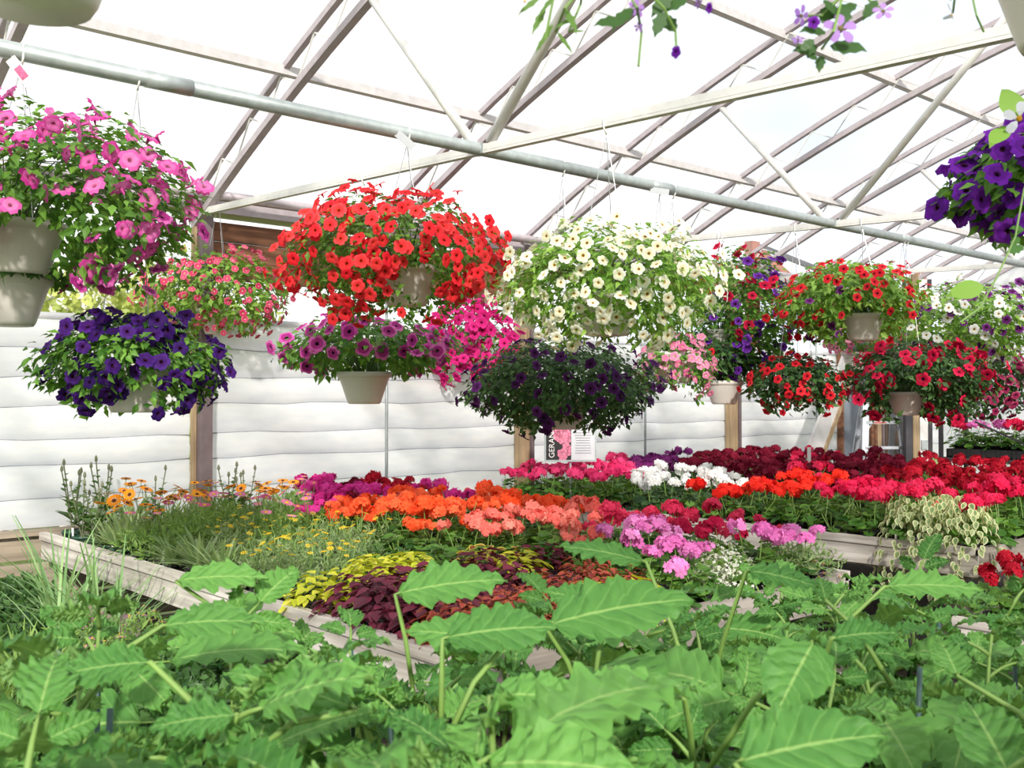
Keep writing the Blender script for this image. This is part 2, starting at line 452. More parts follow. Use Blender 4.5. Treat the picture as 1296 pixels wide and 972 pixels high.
def arch_pts(off, n=40, y0=-6.12, y1=6.12):
    return [(0, y, arch_z(y) + off) for y in np.linspace(y0, y1, n)]
up_mb, lo_mb, web = MB(), MB(), MB()
up = arch_pts(0.02); lo = arch_pts(-0.17)
for i in range(len(up) - 1):
    up_mb.beam(up[i], up[i + 1], .035, .035, up=(1, 0, 0)); lo_mb.beam(lo[i], lo[i + 1], .040, .045, up=(1, 0, 0))
zz = np.linspace(-6.1, 6.1, 70)
for i in range(69):
    a, b = (0.0, -0.15) if i % 2 else (-0.15, 0.0)
    web.tube([(0, zz[i], arch_z(zz[i]) + a), (0, zz[i + 1], arch_z(zz[i + 1]) + b)], .006, 5)
up_me, lo_me, web_me = up_mb.mesh('upper_chord', M['truss']), lo_mb.mesh('lower_chord', M['truss']), web.mesh('lattice', M['white_steel'])
for k in range(-2, 8):
    x = POST0 + k * BAY / 2
    t = thing('roof_arch', (x, 0, 0), kind='structure')
    obj('upper_chord', up_me, t); obj('lower_chord', lo_me, t); obj('lattice', web_me, t)
    t['label'] = 'curved double chord roof arch of the greenhouse'
def along_x(name, y, z, r, mat, n=10, x0=X0, x1=X1, square=False):
    mb = MB()
    if square: mb.beam((x0, y, z), (x1, y, z), r * 2, r * 2)
    else: mb.tube([(x0, y, z), (x1, y, z)], r, n)
    return obj(name, mb.mesh(name, mat, not square), kind='structure')
for y in (5.0, 3.67, 2.2, 0.7, -0.8, -2.3, -3.8, -5.0):
    along_x('roof_purlin', y, arch_z(y) + .005, .025, M['purlin'], square=True)
PIPE_Y, PIPE_Z = 3.33, 2.56
pipe = along_x('hanging_pipe', PIPE_Y, PIPE_Z, .027, M['galv'])
mb = MB()
for x in (1.35, 3.9, 6.4, 9.2): mb.tube([(x, PIPE_Y, PIPE_Z), (x + .16, PIPE_Y, PIPE_Z)], .0285, 10)
obj('coupling', mb.mesh('coupling', M['galv'], True), pipe)
pipe2 = along_x('hanging_pipe', -PIPE_Y, PIPE_Z, .027, M['galv'])

# cross ties with their struts at every post line
TIE_Z = PIPE_Z - .01
def tie_off(y): return -.112 + abs(y) * .0375      # the bar sags a little towards the ridge line
for k in range(-1, 4):
    x = POST0 + k * BAY
    t = thing('cross_tie', (x, 0, TIE_Z), kind='structure')
    mb = MB()
    for sg in (-1, 1):
        mb.beam((0, 0, tie_off(0)), (0, sg * 6.0, tie_off(6)), .034, .028)
        for e in (-.013, .013): mb.beam((e, 0, tie_off(0) - .019), (e, sg * 6.0, tie_off(6) - .019), .006, .012)
    obj('tie_bar', mb.mesh('tie_bar', M['white_steel']), t)
    for s in (-1, 1):
        for (ya, yb) in ((3.37, 4.16), (3.27, 1.75)):
            mb = MB(); mb.tube([(0, s * ya, .03), (0, s * yb, arch_z(yb) - .17 - TIE_Z)], .022, 8)
            obj('strut', mb.mesh('strut', M['white_steel'], True), t)
        mb = MB(); mb.box((-.02, s * PIPE_Y - .035, -.012), (.02, s * PIPE_Y + .035, .03)); obj('bracket', mb.mesh('bracket', M['galv']), t)

# gutter, eave pipes and header boards
for s in (-1, 1):
    mb = MB(); prof = [(-.10, .06), (-.10, -.03), (.10, -.03), (.10, .08), (.075, .08), (.075, 0), (-.08, 0), (-.08, .06)]
    vs = [(xx, s * (WALL_Y + .1 + py), GUT_Z - .02 + pz) for xx in (X0, X1) for py, pz in prof]
    mb.add(vs, [(i, (i + 1) % 8, 8 + (i + 1) % 8, 8 + i) for i in range(8)]); obj('eave_gutter', mb.mesh('eave_gutter', M['truss']), kind='structure')
    along_x('eave_pipe', s * (WALL_Y - .13), GUT_Z + .03, .032, M['truss'])
for k in range(1, 4):
    x = POST0 + (k - 1) * BAY
    for i in range(3 if k == 1 else 1):
        z1 = GUT_Z - .10 - i * .125
        mb = MB(); mb.box((x + .06, WALL_Y + .06 + .008 * (i % 2), z1 - .12), (x + BAY - .06, WALL_Y + .095, z1))
        obj('trim_%d' % (k * 3 + i), mb.mesh('header_board', M['board']), kind='structure')

# wall posts: wood post with a steel channel beside it, and a slim rod in mid bay
for k in range(-1, 4):
    x = POST0 + k * BAY
    t = thing('wall_post', (x, WALL_Y, 0), kind='structure')
    mb = MB(); mb.box((-.022 if k < 1 else -.085, -.04 if k < 1 else -.09, 0), (.0, .0, GUT_Z - .1)); obj('wood_post', mb.mesh('wood_post', M['post']), t)
    mb = MB(); mb.box((.002, -.11, 0), (.075 if k < 1 else .035, -.03, GUT_Z)); obj('steel_channel', mb.mesh('steel_channel', M['channel']), t)
    if k < 3:
        mb = MB(); mb.tube([(x + BAY / 2 + .0, WALL_Y - .10, 0), (x + BAY / 2, WALL_Y - .10, GUT_Z)], .011, 6); obj('wall_rod', mb.mesh('wall_rod', M['galv'], True), kind='structure')

# knee wall boards and sills
for i, (z0, z1, d) in enumerate(((.60, .735, 0), (.40, .575, .01), (.2, .38, 0), (.0, .18, .01))):
    mb = MB(); mb.box((X0, WALL_Y - .02 + d, z0), (11, WALL_Y + .03, z1)); obj('baseboard_%d' % (i + 1), mb.mesh('knee_board', M['sill']), kind='structure')
mb = MB(); mb.box((X0, WALL_Y - .06, .735), (11, WALL_Y + .06, .762)); obj('trim_1', mb.mesh('wall_sill', M['sill']), kind='structure')

# inflated white curtain: one tube after another, each bay its own
def curtain(name, x0, x1, ztop, n, y=WALL_Y + .03, zb=.77):
    t = thing(name, (x0, y, zb), kind='structure')
    h = (ztop - zb) / n
    seam = lambda a, q: 0 if q in (0, n) else .006 * math.sin(a * 1.1 + q * 2.1) + .004 * math.sin(a * 2.3 + q) + .010 * math.sin(q * 3.7)
    for i in range(n):
        mb = MB(); NX, NP = 14, 9; vs = []
        for a in range(NX + 1):
            xx = (x1 - x0) * a / NX
            for b in range(NP + 1):
                u = b / NP; bul = math.sin(PI * u) ** .5 * .028
                e = min(1, min(a, NX - a) / 1.0 + .35)
                vs.append((xx, -bul * e + .003 * math.sin(a * 2.3 + b), h * (i + u) + seam(a, i) * (1 - u) + seam(a, i + 1) * u))
        W = NP + 1
        mb.add(vs, [(a * W + b, (a + 1) * W + b, (a + 1) * W + b + 1, a * W + b + 1) for a in range(NX) for b in range(NP)])
        obj('inflated_tube', mb.mesh('inflated_tube', M['curtain'], True), t)
        if i:
            mb = MB(); mb.tube([((x1 - x0) * a / NX, .002, h * i + seam(a, i)) for a in range(NX + 1)], .0055, 5)
            obj('crease_shade_line', mb.mesh('crease_shade_line', M['crease_shade'], True), t)  # added grey line standing in for the shade in the fold between tubes
    mb = MB(); mb.tube([(0, 0, ztop - zb + .012), (x1 - x0, 0, ztop - zb + .012)], .022, 8)
    obj('roll_pipe', mb.mesh('roll_pipe', M['curtain'], True), t)
for k in range(-2, 4):
    x = POST0 + k * BAY
    curtain('wall_back', x + .075, min(x + BAY - .015, X1 - .12), 1.965 if k < 0 else 1.99, 7)

# end wall of film on a light frame, with the doorway zone in the corner
mb = MB(); vs = [(X1 - .1, y, 0) for y in ys] + [(X1 - .1, y, arch_z(y)) for y in ys]
mb.add(vs, [(i, i + 1, NY + 2 + i, NY + 1 + i) for i in range(NY)]); obj('wall_right', mb.mesh('wall_right', M['curtain'], True), kind='structure')

# brown frame of the lean-to beyond the wall
t = thing('wooden_frame', (8.9, 6.55, 0), 'red brown timber frame with diagonal brace rising above the far eave', 'frame')
OFF = np.array((8.9, 6.55, 0))
def fp(x, y): return at_y(x, y, 6.55) - OFF
for (x, y) in ((952, 306), (1165, 340)):
    p = fp(x, y); mb = MB(); mb.box((p[0] - .07, -.05, 0), (p[0] + .07, .05, p[2])); obj('post', mb.mesh('post', M['brown_post']), t)
mb = MB(); mb.beam(fp(957, 316) + (0, .02, 0), fp(1006, 360) + (0, .02, 0), .07, .14); obj('brace', mb.mesh('brace', M['brown_post']), t)
mb = MB(); a, b = fp(958, 352), fp(1165, 362); b[2] = a[2]; mb.beam(a, b, .06, .16); obj('beam', mb.mesh('beam', M['sill']), t)
mb = MB(); mb.beam(fp(962, 312), fp(1048, 346), .05, .05); obj('stay', mb.mesh('stay', M['dark_steel']), t)

# doorway corner: blue grey panel, wooden door, leaning board
a, b = at_y(1062, 500, 6.1), at_y(1096, 500, 6.1)
t = thing('wall_panel', (a[0], 6.06, 0), 'tall blue grey panel in the wall beside the stepladder', 'panel')
mb = MB(); mb.box((0, 0, 0), (b[0] - a[0], .03, 2.2)); obj('sheet', mb.mesh('sheet', M['panel']), t)
mb = MB(); mb.box((b[0] - a[0], -.03, 0), (b[0] - a[0] + .09, .05, 2.3)); mb.box((-.03, -.02, 0), (0, .05, 2.3)); obj('edge_strip', mb.mesh('edge_strip', M['board']), t)
dx0, dx1 = b[0] + .12, at_y(1150, 500, 6.1)[0]
t = thing('door_1', (dx0, 6.05, 0), kind='structure')
nb = 6
for i in range(nb):
    mb = MB(); w = (dx1 - dx0) / nb; mb.box((i * w + .006, 0, .02), ((i + 1) * w - .006, .03 + .004 * (i % 2), 2.1)); obj('plank', mb.mesh('plank', wood('door_plank_wood', rgb(34, 26, 22), rgb(84, 64, 48), 2) if i == 0 else bpy.data.materials['door_plank_wood']), t)
mb = MB(); mb.box((-.06, -.03, 0), (-.005, .06, 2.2)); mb.box((dx1 - dx0 + .005, -.03, 0), (dx1 - dx0 + .08, .06, 2.75)); mb.box((-.06, -.03, 2.12), (dx1 - dx0 + .08, .06, 2.22)); obj('door_frame', mb.mesh('door_frame', M['board']), t)
a = at_depth(1018, 606, 10.1); b = at_depth(1058, 500, 10.6)
d = (b - a) / (b[2] - a[2]); foot = a - d * a[2]; top = a + d * (1.95 - a[2])
t = thing('leaning_board', tuple(foot), 'white board with a raw wood edge leaning against the curtain wall', 'board')
fr = Vector((0, 0, 0)); tp = Vector(top - foot)
mb = MB(); mb.beam(fr, tp, .26, .03, up=(0, 1, 0)); obj('board_face', mb.mesh('board_face', M['panel_white']), t)
side = Vector((1, 0, 0)) * .155
mb = MB(); mb.beam(fr + side, tp + side, .05, .05, up=(0, 1, 0)); obj('wood_edge', mb.mesh('wood_edge', M['post']), t)

# stepladder
def ladder():
    base = at_depth(1121, 560, 10.4); base[2] = 0
    t = thing('stepladder', tuple(base), 'aluminium stepladder standing open behind the far flower bench', 'ladder')
    t.rotation_euler = (0, 0, YAW)
    H, wb, wt_ = 1.52, .27, .165
    def rail(s, y0, y1, w): return MB().beam((s * wb, y0, 0), (s * wt_, y1, H), w, .06, up=(1, 0, 0))
    for s in (-1, 1):
        obj('rail', rail(s, -.10, .12, .06).mesh('rail', M['alu']), t)
        obj('rear_leg', rail(s * .92, .62, .20, .022).mesh('rear_leg', M['alu']), t)
    for i in range(1, 6):
        z = i * .255; f = z / H; w = wb + (wt_ - wb) * f; y = -.10 + .22 * f
        mb = MB(); mb.box((-w, y - .04, z - .028), (w, y + .06, z)); st = obj('tread', mb.mesh('tread', M['alu']), t)
        if i == 5:
            mb = MB(); mb.box((-.1, y - .043, z - .022), (.02, y - .0402, z - .006)); obj('warning_label', mb.mesh('warning_label', M['red_label']), st)
        if i >= 4:
            for s in (-1, 1):
                mb = MB(); mb.beam((s * w * .98, y, z - .12), (s * w * .62, y, z - .02), .012, .02); obj('tread_brace', mb.mesh('tread_brace', M['alu']), t)
    mb = MB(); mb.box((-wt_ - .02, .07, H - .01), (wt_ + .02, .25, H + .03)); obj('top_cap', mb.mesh('top_cap', M['alu']), t)
    mb = MB(); mb.beam((-wb * .8, .50, .42), (wb * .8, .50, .42), .02, .03); obj('rear_bar', mb.mesh('rear_bar', M['alu']), t)
ladder()

# doorway post group right of the ladder
base = at_depth(1160, 560, 10.3); base[2] = 0
t = thing('door_post', tuple(base), 'pale wood and steel post standing right of the stepladder', 'post'); t.rotation_euler = (0, 0, YAW)
for nm, x0, x1, m_, h in (('steel_post', -.12, -.055, 'dark_steel', 2.7), ('wood_post', -.05, .015, 'post', 2.75), ('white_channel', .02, .10, 'white_steel', 2.7), ('dark_pipe', .105, .145, 'dark_steel', 2.7)):
    mb = MB(); mb.box((x0, -.04, 0), (x1, .04, h)); obj(nm, mb.mesh(nm, M[m_]), t)
mb = MB(); mb.box((.03, -.06, 1.0), (.09, -.04, 1.09)); obj('latch', mb.mesh('latch', M['galv']), t)

# dark steel rack with trays at the right end
RX, RY0, RY1 = 10.0, 4.78, 2.4
t = thing('plant_rack', (RX, RY0, 0), 'dark steel plant rack with slanted upper bars right of the stepladder', 'rack')
for y in (0, -1.15, RY1 - RY0):
    for x in (0, .55):
        mb = MB(); mb.beam((x, y, 0), (x, y, 1.78), .035, .035); obj('upright', mb.mesh('upright', M['dark_steel']), t)
for z, w in ((.90, .04), (1.46, .03), (1.72, .03), (1.78, .03)):
    for x in (0, .55):
        mb = MB(); mb.beam((x, 0, z), (x, RY1 - RY0, z), w, w * .9); obj('rail', mb.mesh('rail', M['dark_steel']), t)
mb = MB(); mb.box((.0, RY1 - RY0, .905), (.56, 0, .925)); obj('shelf', mb.mesh('shelf', M['dark_steel']), t)
for i in range(11):
    y = -.1 - i * .21
    mb = MB(); mb.beam((0, y, 1.72), (0, y - .17, 1.48), .016, .016); obj('slanted_bar', mb.mesh('slanted_bar', M['dark_steel']), t)
mb = MB()
for i in range(14):
    y = -.15 - i * .155
    mb.tube([(0, y + .055 * math.cos(a), 1.445 - .05 * math.sin(a)) for a in np.linspace(0, PI, 8)], .007, 5)
obj('hook_row', mb.mesh('hook_row', M['dark_steel'], True), t)
mb = MB(); mb.beam((-.02, -.35, 1.28), (-.02, -1.3, .86), .016, .016); obj('diagonal_bar', mb.mesh('diagonal_bar', M['dark_steel']), t)

# ------------------------------------------------------------------ birches outside the opening
def birch(i, x, y, h, r):
    t = thing('birch_tree', (x, y, -.05), None, 'tree', 'birches beyond the curtain wall')
    t['label'] = 'pale birch tree, %s from the left beyond the open wall' % ORD[i]
    mb = MB(); pts = [(0.06 * math.sin(k * 1.3 + i), .05 * math.cos(k + i), h * k / 6) for k in range(7)]
    mb.tube(pts, [r * (1 - .12 * k) for k in range(7)], 8); tr = obj('trunk', mb.mesh('trunk', M['bark'], True), t)
    mb = MB()
    for k in range(9):
        z = h * (.25 + .07 * k); a = k * 2.4 + i; L = .9
        mb.tube([(0, 0, z), (L * math.cos(a), L * math.sin(a), z + .5)], [.02, .006], 5)
    obj('branch', mb.mesh('branch', M['bark']), t)
    n = 900; P = rng.normal(size=(n, 3)) * (.6, .6, h * .22) + (0, 0, h * .55); P = P[(P[:, 2] > .3) & (P[:, 2] < h)]
    L = Leaves().add(T_simple(.4), P, frames(rand_unit(len(P)), rand_unit(len(P))), rng.uniform(.10, .2, len(P)))
    obj('foliage', L.mesh('foliage', [G['tree']]), t, kind='stuff')
for i, (px, d) in enumerate(sorted(((20, 12), (62, 14.5), (108, 12.5), (121, 15), (150, 17), (181, 13), (205, 16), (232, 14.5), (45, 18), (90, 19), (170, 20), (250, 19)))):
    p = at_depth(px, 400, d); birch(i, p[0], p[1], 3.1 + .25 * (i % 3), .07 + .015 * (i % 2))
def shrub(i, px, d):
    p = at_depth(px, 430, d)
    t = thing('outside_shrub', (p[0], p[1], -.05), 'low yellow green shrub, %s from the left outside the wall' % ORD[i], 'shrub', 'shrubs outside the wall')
    n = 700; D = rand_unit(n); P = D * (1.2, 1.2, .9) * rng.uniform(.6, 1, (n, 1)) + (0, 0, 1.5)
    L = Leaves().add(T_simple(.4), P, frames(D, rand_unit(n)), rng.uniform(.08, .16, n)); obj('foliage', L.mesh('foliage', [G['tree']]), t, kind='stuff')
    mb = MB()
    for k in range(5): mb.tube([(0, 0, 0), (.5 * math.cos(k * 1.26), .5 * math.sin(k * 1.26), 1.6)], [.03, .01], 5)
    obj('stem', mb.mesh('stem', M['bark']), t)
for i, (px, d) in enumerate(((10, 10), (90, 10.5), (170, 11.5), (215, 10.8))): shrub(i, px, d)

# ------------------------------------------------------------------ benches
DECK, RIM = .665, .75
def bench(name, x0, x1, y0, y1, label, rim=RIM, deck=DECK, bh=.135):
    t = thing(name, (x0, y0, 0), label, 'bench')
    W, L = x1 - x0, y1 - y0; th = .038
    for nm, lo, hi, m_ in (('side_board', (0, 0, rim - bh), (th, L, rim), 'bench_y'), ('side_board', (W - th, 0, rim - bh), (W, L, rim), 'bench_y'),
                           ('end_board', (th, 0, rim - bh), (W - th, th, rim), 'bench_x'), ('end_board', (th, L - th, rim - bh), (W - th, L, rim), 'bench_x')):
        mb = MB(); mb.box(lo, hi); o = obj(nm, mb.mesh(nm, M[m_]), t)
        if nm == 'side_board':
            mb = MB(); s = 1 if lo[0] == 0 else -1; xx = lo[0] - .012 if s == 1 else hi[0] - .026
            mb.box((xx, 0, rim - .028), (xx + .038, L, rim + .012)); obj('rim_strip', mb.mesh('rim_strip', M['bench_y']), o)
    n = int(L / .145); me = MB().box((th, .004, deck - .025), (W - th, .138, deck)).mesh('deck_plank', M['bench_x'])
    for i in range(n): obj('deck_plank', me, t, (0, th + i * (L - 2 * th - .14) / max(1, n - 1), 0))
    for x in (.35, W - .42):
        mb = MB(); mb.box((x, .12, rim - bh - .07), (x + .09, L - .12, rim - bh)); obj('bearer', mb.mesh('bearer', M['bench_y']), t)
        for y in (.22, L / 2, L - .3):
            mb = MB(); mb.box((x, y, 0), (x + .09, y + .09, rim - bh - .07)); obj('leg', mb.mesh('leg', M['bench_z']), t)
    return t
B1 = (1.86, 4.02, 2.33, 6.0)
B2 = (5.11, 8.95, 2.27, 6.0)
bench('plant_bench', *B1, 'weathered grey bench of orange geraniums and coleus, long board at left')
bench('plant_bench', *B2, 'weathered bench of red geraniums, its pale front board at right')
B3 = (.35, 1.72, 2.7, 5.7)
bench('plant_bench', *B3, 'low bench of herbs beside the long weathered board at left', .46, .385)

# ------------------------------------------------------------------ potted bench plants
def pot_mesh(name, mat, r=.052, h=.10, square=False):
    mb = MB(); n = 4 if square else 16; k = 1.25 if square else 1
    mb.lathe([(0.001, 0), (r * .74 * k, 0), (r * .96 * k, h * .84), (r * 1.06 * k, h * .85), (r * 1.06 * k, h), (r * .95 * k, h), (r * .93 * k, h * .88)], n)
    mb.lathe([(r * .93 * k, h * .88), (.001, h * .9)], n, 1)
    if square: mb.v = [(x * .7071 - y * .7071, x * .7071 + y * .7071, z) for x, y, z in mb.v]
    return mb.mesh(name, [mat, M['soil']], not square)
POT_G = pot_mesh('pot', M['pot_green']); POT_K = pot_mesh('pot', M['pot_black']); POT_T = pot_mesh('pot', M['pot_brown'], .075, .13, True)

def head_mesh(name, mat, R=.048, n=26, eye=None):
    """a geranium umbel: florets over a flattened ball on its stalk"""
    D = rand_unit(n * 3); D = D[D[:, 2] > -.35][:n]; P = D * (R * .85, R * .85, R * .55) * rng.uniform(.7, 1.08, (len(D), 1))
    L = Leaves().add(T_floret(), P, frames(D + rand_unit(len(D)) * .5, rand_unit(len(D))), rng.uniform(.34, .50, len(D)) * R)
    mb = MB(); mb.tube([(0, 0, -.13), (.005, 0, -.06), (0, 0, 0)], .0022, 5); L.raw(mb, 1)
    return L.mesh(name, [mat, M['stem']])
def dome(n, r, h, up=.3, low=.15):
    D = rand_unit(n); D[:, 2] = np.abs(D[:, 2]) * 1.0
    k = rng.uniform(.55, 1, (n, 1)); return D * k * (r, r, h), unit(D + (0, 0, up))
def ger_foliage(i, mats, n=34, r=.105, h=.12, s=(.045, .07)):
    P, N = dome(n, r, h); L = Leaves().add(T_round(), P + (0, 0, .0), frames(N * .5 + (0, 0, .6) + rand_unit(n) * .3, N + rand_unit(n) * .3), rng.uniform(*s, n))
    mb = MB()
    for k in range(5):
        a = k * 1.26 + i; mb.tube([(0, 0, -.02), (.05 * math.cos(a), .05 * math.sin(a), h * .6)], .003, 4)
    L.raw(mb, 1); return L.mesh('foliage', [mats, M['stem']])
GF = [ger_foliage(i, G['ger']) for i in range(4)]; GFD = [ger_foliage(i, G['ger_deep']) for i in range(3)]

def C2(name, a, b): return petal(name, rgb(*a), rgb(*b))
PET = {
    'orange': C2('orange_petal', (255, 96, 48), (255, 122, 78)), 'coral': C2('coral_petal', (250, 122, 112), (252, 156, 140)),
    'magenta': C2('magenta_petal', (214, 40, 140), (236, 78, 176)), 'hotpink': C2('hot_pink_petal', (226, 48, 110), (240, 84, 140)),
    'white': C2('white_petal', (240, 240, 238), (255, 255, 252)), 'purple': C2('purple_petal', (134, 44, 122), (164, 70, 150)),
    'burgundy': C2('burgundy_petal', (118, 18, 44), (156, 32, 62)), 'red': C2('red_petal', (232, 34, 30), (250, 62, 44)),
    'rose': C2('rose_red_petal', (222, 24, 76), (240, 58, 104)), 'darkred': C2('dark_red_petal', (170, 16, 40), (206, 32, 56)),
    'pink': C2('ivy_pink_petal', (226, 116, 190), (244, 160, 220)), 'crimson': C2('crimson_petal', (196, 24, 74), (224, 62, 98)),
    'palepink': C2('pale_pink_petal', (244, 160, 196), (250, 190, 214)),
}
HEADS = {k: [head_mesh('flower_head', PET[k]), head_mesh('flower_head', PET[k], .040, 20), head_mesh('flower_head', PET[k], .052, 30)] for k in PET}

def daisy_mesh(name, mat, eye, R=.034, n=14, stem=.12):
    mb = MB()
    for k in range(n):
        a = 2 * PI * k / n; c, s = math.cos(a), math.sin(a); w = R * .17
        mb.add([(c * R * .2, s * R * .2, 0), (c * R * .65 - s * w, s * R * .65 + c * w, R * .08), (c * R, s * R, 0), (c * R * .65 + s * w, s * R * .65 - c * w, R * .08)], [(0, 3, 2, 1)], 0)
    mb.lathe([(R * .28, 0), (R * .2, R * .12), (.0005, R * .15)], 8, 1)
    if stem: mb.tube([(0, 0, -.002), (.01, .004, -stem * .5), (0, 0, -stem)], .002, 4, 2)
    return mb.mesh(name, [mat, eye, M['stem']])
YEL = petal('yellow_petal', rgb(246, 206, 40), rgb(252, 226, 80)); EYE_M = petal('dark_eye', rgb(96, 52, 30)); EYE_Y = petal('yellow_eye', rgb(236, 190, 50))
ORG_D = petal('amber_petal', rgb(226, 130, 20), rgb(246, 166, 40)); PNK_D = petal('pink_daisy_petal', rgb(206, 74, 130), rgb(244, 150, 190))
DAISY_O = daisy_mesh('flower', ORG_D, EYE_M, .038); DAISY_P = daisy_mesh('flower', PNK_D, EYE_Y, .030); DAISY_Y = daisy_mesh('flower', YEL, EYE_Y, .016, 8, .08)
BIT_P = daisy_mesh('flower', PET['pink'], EYE_Y, .016, 5, .03)

def fol_coleus(mats, n=70, r=.13, h=.13, s=(.05, .085), tpl=None):
    P, N = dome(n, r, h, .5); P[:, 2] *= 1.0
    tp = tpl or T_coleus(); return Leaves().add(tp, P, frames(N * .6 + (0, 0, .5) + rand_unit(n) * .3, N * (1, 1, .1) + rand_unit(n) * .4 - (0, 0, .25)), rng.uniform(*s, n)).mesh('foliage', mats)
FOL = {
    'ycoleus': [fol_coleus([G['rust'], G['gold']] if i else [G['gold'], G['lime']], 120, .13, .13, (.032, .058)) for i in (0, 1, 0)],
    'mcoleus': [fol_coleus([G['maroon'], G['maroon']], 140, .13, .14, (.03, .055)) for i in range(3)],
    'rcoleus': [fol_coleus([G['brick'], G['rust']], 240, .13, .13, (.02, .038)) for i in range(3)],
    'ipomoea': [fol_coleus([G['black']], 38, .13, .12, (.07, .11), T_lobed()) for i in range(2)],
    'lime': [fol_coleus([G['lime']], 60, .16, .12, (.05, .08), T_lobed()) for i in range(2)],
    'blackleaf': [fol_coleus([G['black']], 60, .13, .14, (.05, .09), T_simple(.22)) for i in range(2)],
}
def fol_strap(mat, n=70, r=.03, L=(.10, .19), w=.05, h=0):
    a = rng.uniform(0, 2 * PI, n); el = rng.uniform(.35, 1.4, n)
    D = np.stack([np.cos(a) * np.cos(el), np.sin(a) * np.cos(el), np.sin(el)], -1)
    N = np.stack([-np.cos(a) * np.sin(el), -np.sin(a) * np.sin(el), np.cos(el)], -1)
    P = np.stack([np.cos(a) * r * rng.random(n), np.sin(a) * r * rng.random(n), h * rng.random(n)], -1)
    return Leaves().add(T_strap(w, .3), P, frames(N, D), rng.uniform(*L, n)).mesh('foliage', [mat])
FOL['gazania'] = [fol_strap(G['grey'], 80) for _ in range(3)]
FOL['chive'] = [fol_strap(G['onion'], 40, .06, (.24, .46), .008) for _ in range(3)]
def fol_fine(mat, n, r, h, s, w=.12):
    P, N = dome(n, r, h, .4); return Leaves().add(T_simple(w), P, frames(rand_unit(n) + (0, 0, .4), N + rand_unit(n) * .8), rng.uniform(*s, n)).mesh('foliage', [mat])
FOL['fern'] = [fol_fine(G['fern'], 230, .13, .16, (.03, .06)) for _ in range(3)]
FOL['bidens'] = [fol_fine(G['grey'], 230, .12, .13, (.025, .045)) for _ in range(3)]
FOL['herb'] = [fol_fine(G['dark'], 260, .13, .13, (.025, .045), .36) for _ in range(2)]
FOL['grass'] = [fol_strap(G['fern'], 120, .08, (.12, .22), .02) for _ in range(2)]
def fol_fuzz():
    P, N = dome(260, .14, .15, .3); n = len(P)
    L = Leaves().add(T_simple(.3), P, frames(rand_unit(n), N), rng.uniform(.018, .03, n), 0)
    P, N = dome(420, .16, .17, .3); n = len(P); L.add(T_floret(4), P, frames(N + rand_unit(n) * .5, rand_unit(n)), rng.uniform(.006, .011, n), 1)
    return L.mesh('foliage', [G['fern'], G['fuzz']])
FOL['fuzz'] = [fol_fuzz() for _ in range(2)]
def fol_vinca():
    n = 280; a = rng.uniform(0, 2 * PI, n); t = rng.random(n)
    P = np.stack([np.cos(a) * (.05 + .14 * t), np.sin(a) * (.05 + .14 * t), .14 - .42 * t ** 2.2 + .08 * rng.random(n)], -1)
    N = unit(np.stack([np.cos(a), np.sin(a), .5 + 0 * a], -1) + rand_unit(n) * .4)
    return Leaves().add(T_coleus(.34), P, frames(N, np.stack([np.cos(a), np.sin(a), -.8 + 0 * a], -1) + rand_unit(n) * .4), rng.uniform(.026, .045, n)).mesh('foliage', [G['grey'], G['cream']])
FOL['vinca'] = [fol_vinca() for _ in range(2)]
def fol_budstem():
    L = Leaves(); mb = MB()
    for k in range(4):
        a = k * 1.57 + rng.random(); q = .06; H = rng.uniform(.18, .36)
        top = np.array((q * math.cos(a), q * math.sin(a), H)); mb.tube([(0, 0, -.02), tuple(top * (.5, .5, .5)), tuple(top)], .0035, 5)
        n = 9; t = np.linspace(.1, .85, n); az = np.arange(n) * 2.4
        P = top[None] * t[:, None]; D = np.stack([np.cos(az), np.sin(az), .7 + 0 * az], -1)
        L.add(T_simple(.36), P, frames(D * (-.5, -.5, 1), D), .10 * (1.12 - t))
        mb.lathe([(.001, -.012), (.009, 0), (.007, .016), (.001, .026)], 6, 0, tuple(top + (0, 0, .01)))
    L.raw(mb, 1); return L.mesh('foliage', [G['bud'], M['bud_stem']])
FOL['bud'] = [fol_budstem() for _ in range(3)]

# kind -> foliage meshes, flower mesh list, flowers per plant (min, max), spread, height, label
K = {}
def kind(k, fol, heads, cnt, spread, z, label, name='potted_geranium', cat='geranium', pot=POT_K): K[k] = (fol, heads, cnt, spread, z, label, name, cat, pot)
for c, lab in (('orange', 'bright orange geranium in the middle row of the near bench'), ('coral', 'coral pink geranium in front of the orange row'),
               ('magenta', 'magenta geranium behind the orange row by the curtain'), ('crimson', 'deep crimson geranium behind the lilac pink row'),
               ('pink', 'lilac pink ivy geranium along the right side of the near bench'),
               ('hotpink', 'hot pink geranium behind the sign post'), ('white', 'white geranium on the far bench beside the sign'),
               ('purple', 'purple geranium at the back of the far bench'), ('burgundy', 'dark burgundy geranium in the back rows of the far bench'),
               ('red', 'scarlet geranium in the middle of the far bench'), ('rose', 'rose red geranium near the front board of the far bench'),
               ('darkred', 'dark red geranium at the right of the far bench')):
    kind(c, GFD if c in ('burgundy', 'purple', 'white') else GF, HEADS[c], (1, 3) if c == 'crimson' else (2, 4), .10, .165, lab)
kind('leafonly', GF, HEADS['rose'], (0, 1), .07, .16, 'leafy geranium barely in bloom at the front board')
kind('gazania', FOL['gazania'], [DAISY_O], (2, 5), .08, .20, 'gazania with amber daisies and strap leaves by the curtain', 'potted_gazania', 'flower', POT_G)
kind('strap', FOL['gazania'], [], (0, 0), 0, 0, 'grey green strap leaved plant along the left board', 'potted_gazania', 'plant')
kind('bud', FOL['bud'], [], (0, 0), 0, 0, 'tall leafy stems with closed buds in a green pot at the bench corner', 'potted_bellflower', 'plant', POT_G)
